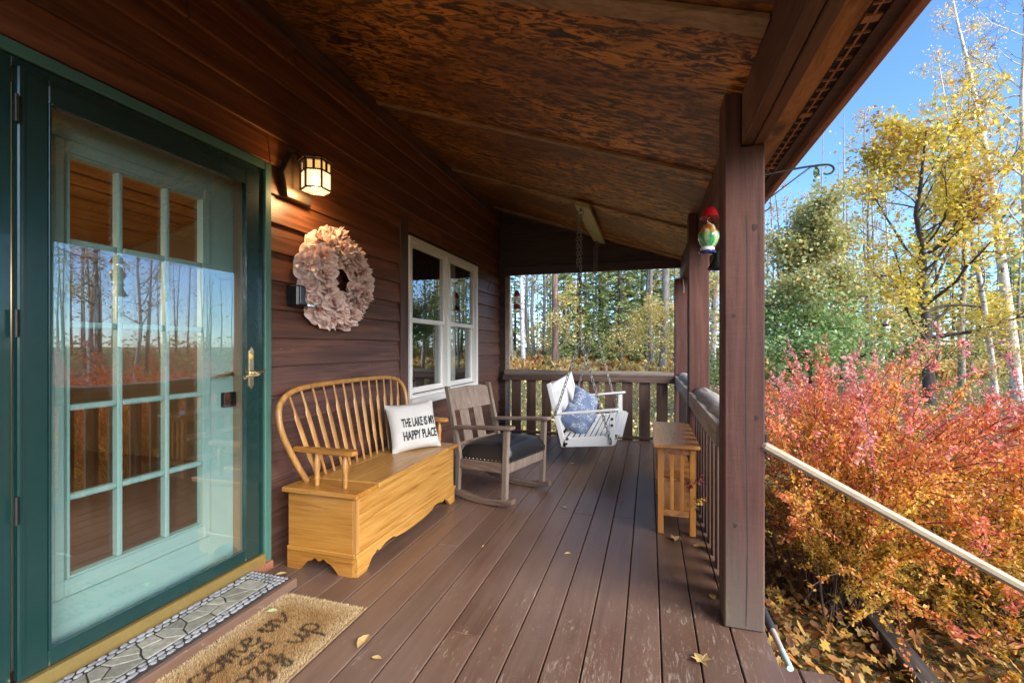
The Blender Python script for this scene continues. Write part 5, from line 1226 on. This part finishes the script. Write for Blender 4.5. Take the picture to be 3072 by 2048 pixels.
def px_trunk(pts, d):
    b = at(pts[0][0], d); z0 = gz(*b); out = []
    for px, py in pts:
        q = at(px, d); out.append((q[0]-b[0], q[1]-b[1], 1.2+(1038.4-py)/1362.4*d-z0))
    out[0] = (0, 0, -.1); return b, out
b, tr = px_trunk([(3052, 1195), (3040, 1050), (3020, 900), (3000, 760), (2985, 620), (2962, 480), (2935, 340), (2905, 200), (2875, 80), (2850, -40)], 14.0)
add_tree('birch_tree', 'tall leaning white birch at the right edge', 'tree', birch(61, tr, .16, 30, 2.1, 2400), *b, sink=0)
b, tr = px_trunk([(2990, 1200), (2975, 1080), (2950, 900), (2925, 760), (2895, 620), (2870, 480), (2840, 330), (2815, 180)], 13.0)
add_tree('birch_tree', 'slimmer white birch crossing behind the leaning birch', 'tree', birch(62, tr, .085, 22, 1.6, 1700), *b, sink=0)
b, tr = px_trunk([(3110, 1180), (3090, 900), (3075, 600), (3066, 300), (3075, 60), (3060, -120)], 12.0)
add_tree('birch_tree', 'bare birch mostly cut off by the right edge', 'tree', birch(63, tr, .11, 26, 2.2, 300), *b, sink=0)
for px, d, k, s, lab in ((2335, 19, 0, .62, 'thin bare tree rising just right of the nearest post'), (2415, 21, 2, .66, 'thin bare tree poking above the rounded green tree'), (2600, 17, 0, .7, 'thin bare tree left of the golden maple trunk'), (2645, 18, 2, .72, 'pale thin tree close to the golden maple'), (2885, 17, 1, .75, 'grey bare tree between maple and birches')):
    x, y = at(px, d); add_tree('aspen_tree', lab, 'tree', ASP[k], x, y, s, g0.uniform(0, 6.3))
for px, d, k, s in ((2680, 24, 1, .62), (2760, 26, 0, .6), (2860, 23, 1, .66), (2940, 27, 2, .55), (3030, 24, 0, .6), (3100, 25, 1, .7), (2560, 28, 2, .5)):
    x, y = at(px, d); add_tree('spruce_tree', 'dark green spruce standing behind the golden maple and birches', 'tree', SPR[k], x, y, s, g0.uniform(0, 6.3), 'spruces behind the maple')
for px, d, k, s in ((2740, 11.5, 0, .62), (2890, 15, 1, .9), (2960, 12.5, 0, .6)):
    x, y = at(px, d); add_tree('yellow_sapling', 'low yellow sapling behind the red shrubs', 'tree', SAP[k], x, y, s, g0.uniform(0, 6.3), 'yellow saplings behind the shrubs')

number_labels('spruces behind the maple', '%s dark spruce from the left behind maple and birches')
number_labels('yellow saplings behind the shrubs', '%s low yellow sapling from the left behind the red shrubs')
# trees out to the right of the view, mirrored in the door glass
for i, (x, y, st, s, rz) in enumerate(((8.6, 7.4, 0, .62, 1.0), (12.5, 9.6, 2, .7, 2.0), (14.5, 9.0, 1, .72, 3.0), (10.2, 9.4, 2, .6, 4.0), (18.5, 9.5, 0, .7, 1.2), (13, 7.2, 'y', .7, 0), (9.8, 6.4, 'y', .55, 2))):
    nm, ps = {'m': ('maple_tree', mp_), 's': ('spruce_tree', SPR[i % 3]), 'y': ('yellow_sapling', SAP[i % 2])}.get(st) or ('aspen_tree', ASP[st])
    add_tree(nm, 'yard tree right of the view, seen only mirrored in the door glass', 'tree', ps, x, y, s, rz, 'yard trees mirrored in the door glass')
number_labels('yard trees mirrored in the door glass', '%s yard tree from the right among those mirrored in the door glass')
# the far wood, one mass all round the clearing
def far_wood():
    g = np.random.default_rng(91); T = Tubes(); LV, LK = [], []
    for i in range(420):
        ang = g.uniform(-1.0, 2.25); d = g.uniform(34, 62) if g.random() < .75 else g.uniform(24, 34)
        x, y = d*math.cos(ang), d*math.sin(ang)
        if x < 4 and y < 30 and d < 33: continue
        thin = .30 < ang < .95
        if thin and g.random() < (.2 if d > 44 else .6): continue
        z0 = gz(x, y); H = g.uniform(7, 15) if y > 0 else g.uniform(6, 12); lx, ly = g.normal(0, .02, 2)*H; r0 = g.uniform(.06, .16)
        T.add([(x, y, z0), (x+lx*.4+g.normal(0, .1), y+ly*.4, z0+H*.4), (x+lx, y+ly, z0+H)], r0, .015, 4); con = g.random() < .38 and not thin; H2 = H*.8
        if con:
            m = 520; t = g.random(m)**.8; az = g.uniform(0, 6.28, m); rr = (1-t)**.8*1.9*g.uniform(.3, 1, m); c = np.stack([x+rr*np.cos(az), y+rr*np.sin(az), z0+.6+t*H2], 1); LV.append((c, g.uniform(.09, .20, m))); LK.append(pick(g, m, [(.24,.31,.10), (.33,.37,.13), (.17,.23,.08)]))
        else:
            for b in range(11):
                t = g.uniform(.3, .97); az = g.uniform(0, 6.28); L = 2.0*(1.1-t); p = np.array((x+lx*t, y+ly*t, z0+H*t)); T.add(poly(g, p, (math.cos(az), math.sin(az), .7), L, 3, .2, .05), .018, .006, 3)
            m = int(g.choice([20, 80, 200])) if not thin else 70; c = np.stack([x+lx*.7+g.normal(0, 1.0, m), y+ly*.7+g.normal(0, 1.0, m), z0+H*g.uniform(.3, .95, m)], 1); LV.append((c, g.uniform(.05, .10, m))); LK.append(pick(g, m, [(.70,.48,.08), (.60,.36,.06), (.45,.40,.14)]))
    # brushy understory
    m = 15000; ang = g.uniform(-1.0, 2.25, m); d = g.uniform(30, 55, m); x = d*np.cos(ang); y = d*np.sin(ang); k = ~((x < 4) & (y < 30)) & ~((ang > .30) & (ang < .95) & (g.random(m) < .35)); x, y = x[k], y[k]; m = len(x); hh = np.where((ang[k] > .30) & (ang[k] < .95), 2.0, 4.2); c = np.stack([x, y, GZ+.7+g.random(m)**1.5*hh], 1); LV.append((c, g.uniform(.08, .20, m))); LK.append(pick(g, m, [(.34,.36,.14), (.60,.44,.14), (.42,.34,.16), (.24,.29,.11), (.68,.55,.24)]))
    C = np.concatenate([a for a, _ in LV]); Hh = np.concatenate([b for _, b in LV]); K = np.concatenate(LK); V, F, KK = leaf_quads(C, Hh, g, K, .55, .3)
    root = thing('distant_wood', 'mixed autumn wood behind the clearing', 'woods', (0, 40, GZ)); root['kind'] = 'stuff'
    link('trunks', T.mesh('trunks', M['barkgrey']), root)['kind'] = 'stuff'; link('foliage', np_mesh('foliage', V, F, M['leaf'], KK), root)['kind'] = 'stuff'
far_wood()

# yellow ferns along the wood's edge
def ferns():
    g = np.random.default_rng(92); n = 2600; px = g.uniform(1400, 3300, n); d = g.uniform(19, 36, n); V = []; K = []; F = []
    for i in range(n):
        x, y = at(px[i], d[i]); z = gz(x, y); base = pick(g, 1, [(.72,.55,.20), (.66,.45,.12), (.55,.30,.09), (.70,.60,.30)])[0]
        if px[i] < 1640 and g.random() < .12: base = np.array((.5, .15, .06))
        h = g.uniform(.35, .75)
        for f in range(9):
            a = g.uniform(0, 6.28); o_ = g.uniform(.35, 1.0); u = np.array((math.cos(a), math.sin(a), 0)); s_ = np.array((-u[1], u[0], 0))*g.uniform(.05, .09); P = [np.array((x, y, z)), np.array((x, y, z+h*.75))+u*.16*o_, np.array((x, y, z+h*g.uniform(.75, 1.05)))+u*.42*o_]; b = len(V)
            V += [P[0]-s_*.1, P[0]+s_*.1, P[1]+s_, P[1]-s_, P[2]]; K += [base*g.uniform(.7, 1.15)]*5; F += [(b, b+1, b+2, b+3), (b+3, b+2, b+4, b+4)]
    F = [f if f[2] != f[3] else f[:3] for f in F]
    o = link('yellow_ferns', np_mesh('yellow_ferns', [tuple(v) for v in V], F, M['leaf'], np.array(K))); tag(o, 'yellow bracken ferns along the edge of the wood', 'ferns', kind='stuff')
ferns()

# lawn: grass blades and leaf scraps
def lawn():
    g = np.random.default_rng(93); n = 42000; d = 6.5+22*g.random(n)**1.5; px = g.uniform(1450, 3150, n); l = (px-1536)/1362.4*d; x = d*fwd[0]+l*rgt[0]; y = d*fwd[1]+l*rgt[1]; k = ~((x < .7) & (y < 6.4)); x, y, d = x[k], y[k], d[k]; n = len(x)
    z = np.array([gz(a, b) for a, b in zip(x, y)]); az = g.uniform(0, 6.28, n); h = g.uniform(.05, .13, n); s = np.stack([np.cos(az), np.sin(az), 0*az], 1)*(.006+.0007*d)[:, None]; B = np.stack([x, y, z-.01], 1); tip = B+np.stack([g.normal(0, .03, n), g.normal(0, .03, n), h], 1)
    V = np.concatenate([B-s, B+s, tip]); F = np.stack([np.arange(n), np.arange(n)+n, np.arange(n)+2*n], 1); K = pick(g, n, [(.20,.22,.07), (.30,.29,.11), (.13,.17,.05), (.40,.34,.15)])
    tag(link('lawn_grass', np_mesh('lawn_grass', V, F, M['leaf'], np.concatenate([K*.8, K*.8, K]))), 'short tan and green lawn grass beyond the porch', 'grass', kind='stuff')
LS = [(0, -.5), (.14, -.16), (.42, -.24), (.34, -.02), (.5, .2), (.22, .18), (.16, .34), (0, .55), (-.16, .34), (-.22, .18), (-.5, .2), (-.34, -.02), (-.42, -.24), (-.14, -.16)]
LO = [(0, -.5), (.2, -.3), (.3, 0), (.2, .28), (0, .55), (-.2, .28), (-.3, 0), (-.2, -.3)]
def shaped_leaves(g, P, size, K, tilt=.35):
    V, F, C = [], [], []; n = len(P)
    for i in range(n):
        sh = LS if g.random() < .55 else LO; a = g.uniform(0, 6.28); ca, sa = math.cos(a), math.sin(a); tx, ty = g.normal(0, tilt, 2); cu = g.uniform(-.8, 1.6); b = len(V); s = size[i]
        V.append((P[i][0], P[i][1], P[i][2]+.004)); C.append(K[i]*.9)
        for u, v in sh:
            X = (u*ca-v*sa)*s; Y = (u*sa+v*ca)*s; V.append((P[i][0]+X, P[i][1]+Y, P[i][2]+.004+X*tx+Y*ty+cu*s*(u*u)*.9+.25*abs(cu)*s*v*v)); C.append(K[i])
        m = len(sh); F += [(b, b+1+j, b+1+(j+1) % m) for j in range(m)]
    return V, F, np.array(C)
def litter():
    g = np.random.default_rng(94); P = []
    for _ in range(13000): x = .5+4.1*g.random()**1.3; y = 1.7+4.6*g.random()**1.2; P.append((x, y, GZ+.012+.06*g.random()**2))
    for _ in range(6500):
        d = 6.5+20*g.random()**1.3; x, y = at(g.uniform(1480, 3120), d)
        if x < .7 and y < 6.4: continue
        P.append((x, y, gz(x, y)+.03+.03*g.random()))
    n = len(P); K = pick(g, n, [(.46,.20,.04), (.52,.28,.055), (.36,.14,.035), (.50,.33,.11), (.25,.105,.04), (.52,.31,.045), (.44,.24,.07)], None, .3)
    near = np.array([p[0] < 4.7 and p[1] < 6.6 for p in P]); K[~near] = pick(g, (~near).sum(), [(.70,.52,.18), (.72,.58,.30), (.58,.36,.10), (.66,.50,.12), (.48,.26,.09)])
    V, F, C = shaped_leaves(g, P, np.where(near, g.uniform(.03, .07, n), g.uniform(.05, .11, n)), K, .5)
    tag(link('fallen_leaves', np_mesh('fallen_leaves', V, F, M['litter'], C)), 'orange and tan fallen leaves covering the ground', 'leaves', kind='stuff')
lawn(); litter()

# landscape timber, barberry shrubs
tmb = thing('landscape_timber', 'dark old landscape timber lying in the leaves', 'timber', (1.33, 2.7, GZ)); MB().box((1.28, 1.5, GZ-.03), (1.40, 3.45, GZ+.085)).build('timber', M['timber'], tmb, bevel=.012)
def shrub(label, seed, x, y, ns, Lr, tilt, hue, lean=(0, 0), nl=12):
    g = np.random.default_rng(seed); ST = Tubes(); TW = Tubes(); LC, LT, LD = [], [], []
    for s_ in range(ns):
        az = g.uniform(0, 6.283); tl = R(g.uniform(*tilt)); L = g.uniform(*Lr)*(1.06 if s_ % 5 == 0 else .90); d = np.array((math.cos(az)*math.sin(tl)+lean[0], math.sin(az)*math.sin(tl)+lean[1], math.cos(tl))); d /= np.linalg.norm(d); p = np.array((g.normal(0, .12), g.normal(0, .12), -.03)); pts = [p]; k = 12; dr = g.uniform(.07, .19)
        for i in range(k):
            d = d+g.normal(0, .055, 3)+np.array((0, 0, -dr*(i/k)*1.4)); d /= np.linalg.norm(d); p = p+d*L/k; p[2] = max(p[2], .03); pts.append(p.copy())
        if min(q_[0] for q_ in pts)+x < .60: continue
        cane = s_ % 5 == 0; ST.add(pts, .0075*g.uniform(.6, 1.1), .0018, 4); sh = g.normal(0, .20)+(.36 if cane else 0)
        for i in range(3, k):
            for q in range(3): 
                LC.append(pts[i]+(pts[i+1]-pts[i])*g.random()+g.normal(0, .012, (nl, 3))); LT.append(np.full(nl, i/k+sh)); 
        for t_ in range(6 if cane else 10):
            u = g.uniform(.22, .97)*k; i = int(u); q = pts[i]+(pts[i+1]-pts[i])*(u-i); dd = (pts[i+1]-pts[i])/L*k+g.normal(0, .55, 3); l2 = g.uniform(.12, .42)*(1.2-.4*u/k); tp = poly(g, q, dd, l2, 4, .15, -.02); TW.add(tp, .0028, .0012, 3); m = int(l2*135); tt = g.random(m)*3.999; ii = tt.astype(int); A = np.array(tp); LC.append(A[ii]+(A[ii+1]-A[ii])*(tt-ii)[:, None]+g.normal(0, .011, (m, 3))); LT.append(np.full(m, u/k+sh+.08))
    C = np.concatenate(LC); t = np.concatenate(LT); kp = C[:, 0]+x > .56; C = C[kp]; t = t[kp]; n = len(C); f = np.clip(.55*t+.40*C[:, 2]/1.5+hue+g.normal(0, .10, n), 0, 1)
    stops = np.array([(.60,.44,.07), (.76,.50,.06), (.80,.38,.05), (.80,.24,.06), (.74,.19,.13), (.80,.33,.32)]); q = f*(len(stops)-1); i = np.minimum(q.astype(int), len(stops)-2); K = stops[i]+(stops[i+1]-stops[i])*(q-i)[:, None]; K *= g.uniform(.75, 1.4, (n, 1)); K = np.clip(K, 0, .92)
    V, F, KK = leaf_quads(C, g.uniform(.007, .0145, n), g, K, .62, .15)
    o = thing('barberry_shrub', label, 'shrub', (x, y, GZ)); link('stems', ST.mesh('stems', M['shrubstem']), o, False)['kind'] = 'stuff'; link('twigs', TW.mesh('twigs', M['redstem']), o, False)['kind'] = 'stuff'; link('foliage', np_mesh('foliage', V, F, M['leaf'], KK), o, False)['kind'] = 'stuff'
    return n
NL = 0
NL += shrub('gold and orange barberry shrub rising beside the nearest post', 101, 1.20, 3.6, 125, (1.3, 2.0), (4, 44), -.28, (.12, .0))
NL += shrub('wide orange barberry shrub under the pale handrail', 102, 2.05, 3.75, 105, (1.1, 1.85), (10, 66), -.24, (.0, -.05))
NL += shrub('tall red tipped barberry shrub behind the others', 103, 1.75, 5.0, 90, (1.5, 2.1), (4, 50), -.05)
NL += shrub('pink red barberry shrub at the far right', 104, 3.35, 4.75, 95, (1.2, 2.0), (8, 62), .0)
def sprig(label, pts, n, cols):
    g = np.random.default_rng(n); T = Tubes(); T.add(pts, .002, .001, 4); A = np.array(pts); m = n; t = g.random(m)*(len(A)-1.001); i = t.astype(int); c = A[i]+(A[i+1]-A[i])*(t-i)[:, None]+g.normal(0, .012, (m, 3)); V, F, K = leaf_quads(c, g.uniform(.010, .017, m), g, pick(g, m, cols), .65)
    o = thing('barberry_sprig', label, 'sprig', pts[0]); link('stem', T.mesh('stem', M['redstem']), o); link('leaves', np_mesh('leaves', V, F, M['leaf'], K), o)
sprig('golden barberry sprig poking through the railing by the table', [(.42, 3.05, .25), (.36, 3.03, .27), (.30, 2.99, .26), (.25, 2.97, .22)], 34, [(.70,.45,.06), (.62,.36,.05)])
sprig('dark red barberry sprig poking through above the golden one', [(.42, 3.1, .43), (.36, 3.05, .40), (.29, 3.02, .36), (.22, 3.0, .33)], 26, [(.22,.05,.05), (.30,.07,.05)])

# ---- loose leaves on the deck
def deck_leaf(x, y, s, col, label, seed, shape=LO, z=.004):
    g = np.random.default_rng(seed); a = g.uniform(0, 6.28); V = [(0, 0, 0)]+[((u*math.cos(a)-v*math.sin(a))*s, (u*math.sin(a)+v*math.cos(a))*s, s*(.35*abs(u)+.12*v*v+.05)) for u, v in shape]; m = len(shape); F = [(0, 1+j, 1+(j+1) % m) for j in range(m)]
    K = np.array([col]*len(V))*g.uniform(.85, 1.1, (len(V), 1)); o = link('fallen_leaf', np_mesh('fallen_leaf', V, F, M['litter'], K), loc=(x, y, z)); tag(o, label, 'leaf', 'loose leaves on the deck')
tan_ = (.40,.265,.10)
deck_leaf(-1.105, 1.585, .085, tan_, 'largest tan leaf beside the corner of the coir doormat', 1)
deck_leaf(-1.0, 1.516, .042, tan_, 'small folded tan leaf just below the largest leaf', 2, LO)
deck_leaf(.19, 1.86, .075, (.42,.28,.10), 'curled tan leaf near the foot of the nearest post', 3, LS)
deck_leaf(.165, 2.98, .09, (.30,.20,.08), 'dull brown leaf under the small side table', 4, LS)
deck_leaf(.285, 2.92, .075, (.48,.30,.07), 'golden leaf at the base of the side railing', 5)
deck_leaf(.29, 2.35, .05, (.48,.32,.10), 'small golden leaf tucked against the nearest post', 6)
deck_leaf(-.60, 3.34, .045, (.44,.33,.18), 'pale leaf in front of the rocking chair', 7)
deck_leaf(-1.60, 1.62, .05, (.34,.37,.18), 'pale green leaf lying on the coir doormat', 8, LO, .024)
for i, (x, y, w_) in enumerate(((-.35, 4.3, 'just under the front of the swing'), (-.2, 3.6, 'left of the side table top'), (-.75, 4.6, 'beneath the swing seat'), (-.1, 4.8, 'right of the swing seat'), (-.45, 2.6, 'in the middle of the near deck'),
        (-.1, 5.5, 'close to the far railing'), (-.95, 2.55, 'in front of the oak bench'), (-.28, 5.2, 'right of the swing, farther back'), (-1.85, 1.93, 'between the door step and the bench'), (.1, 5.3, 'by the far side railing'))):
    deck_leaf(x, y, .028+.012*(i % 3), (.44,.30,.12), 'tiny tan leaf scrap on the deck '+w_, 20+i)
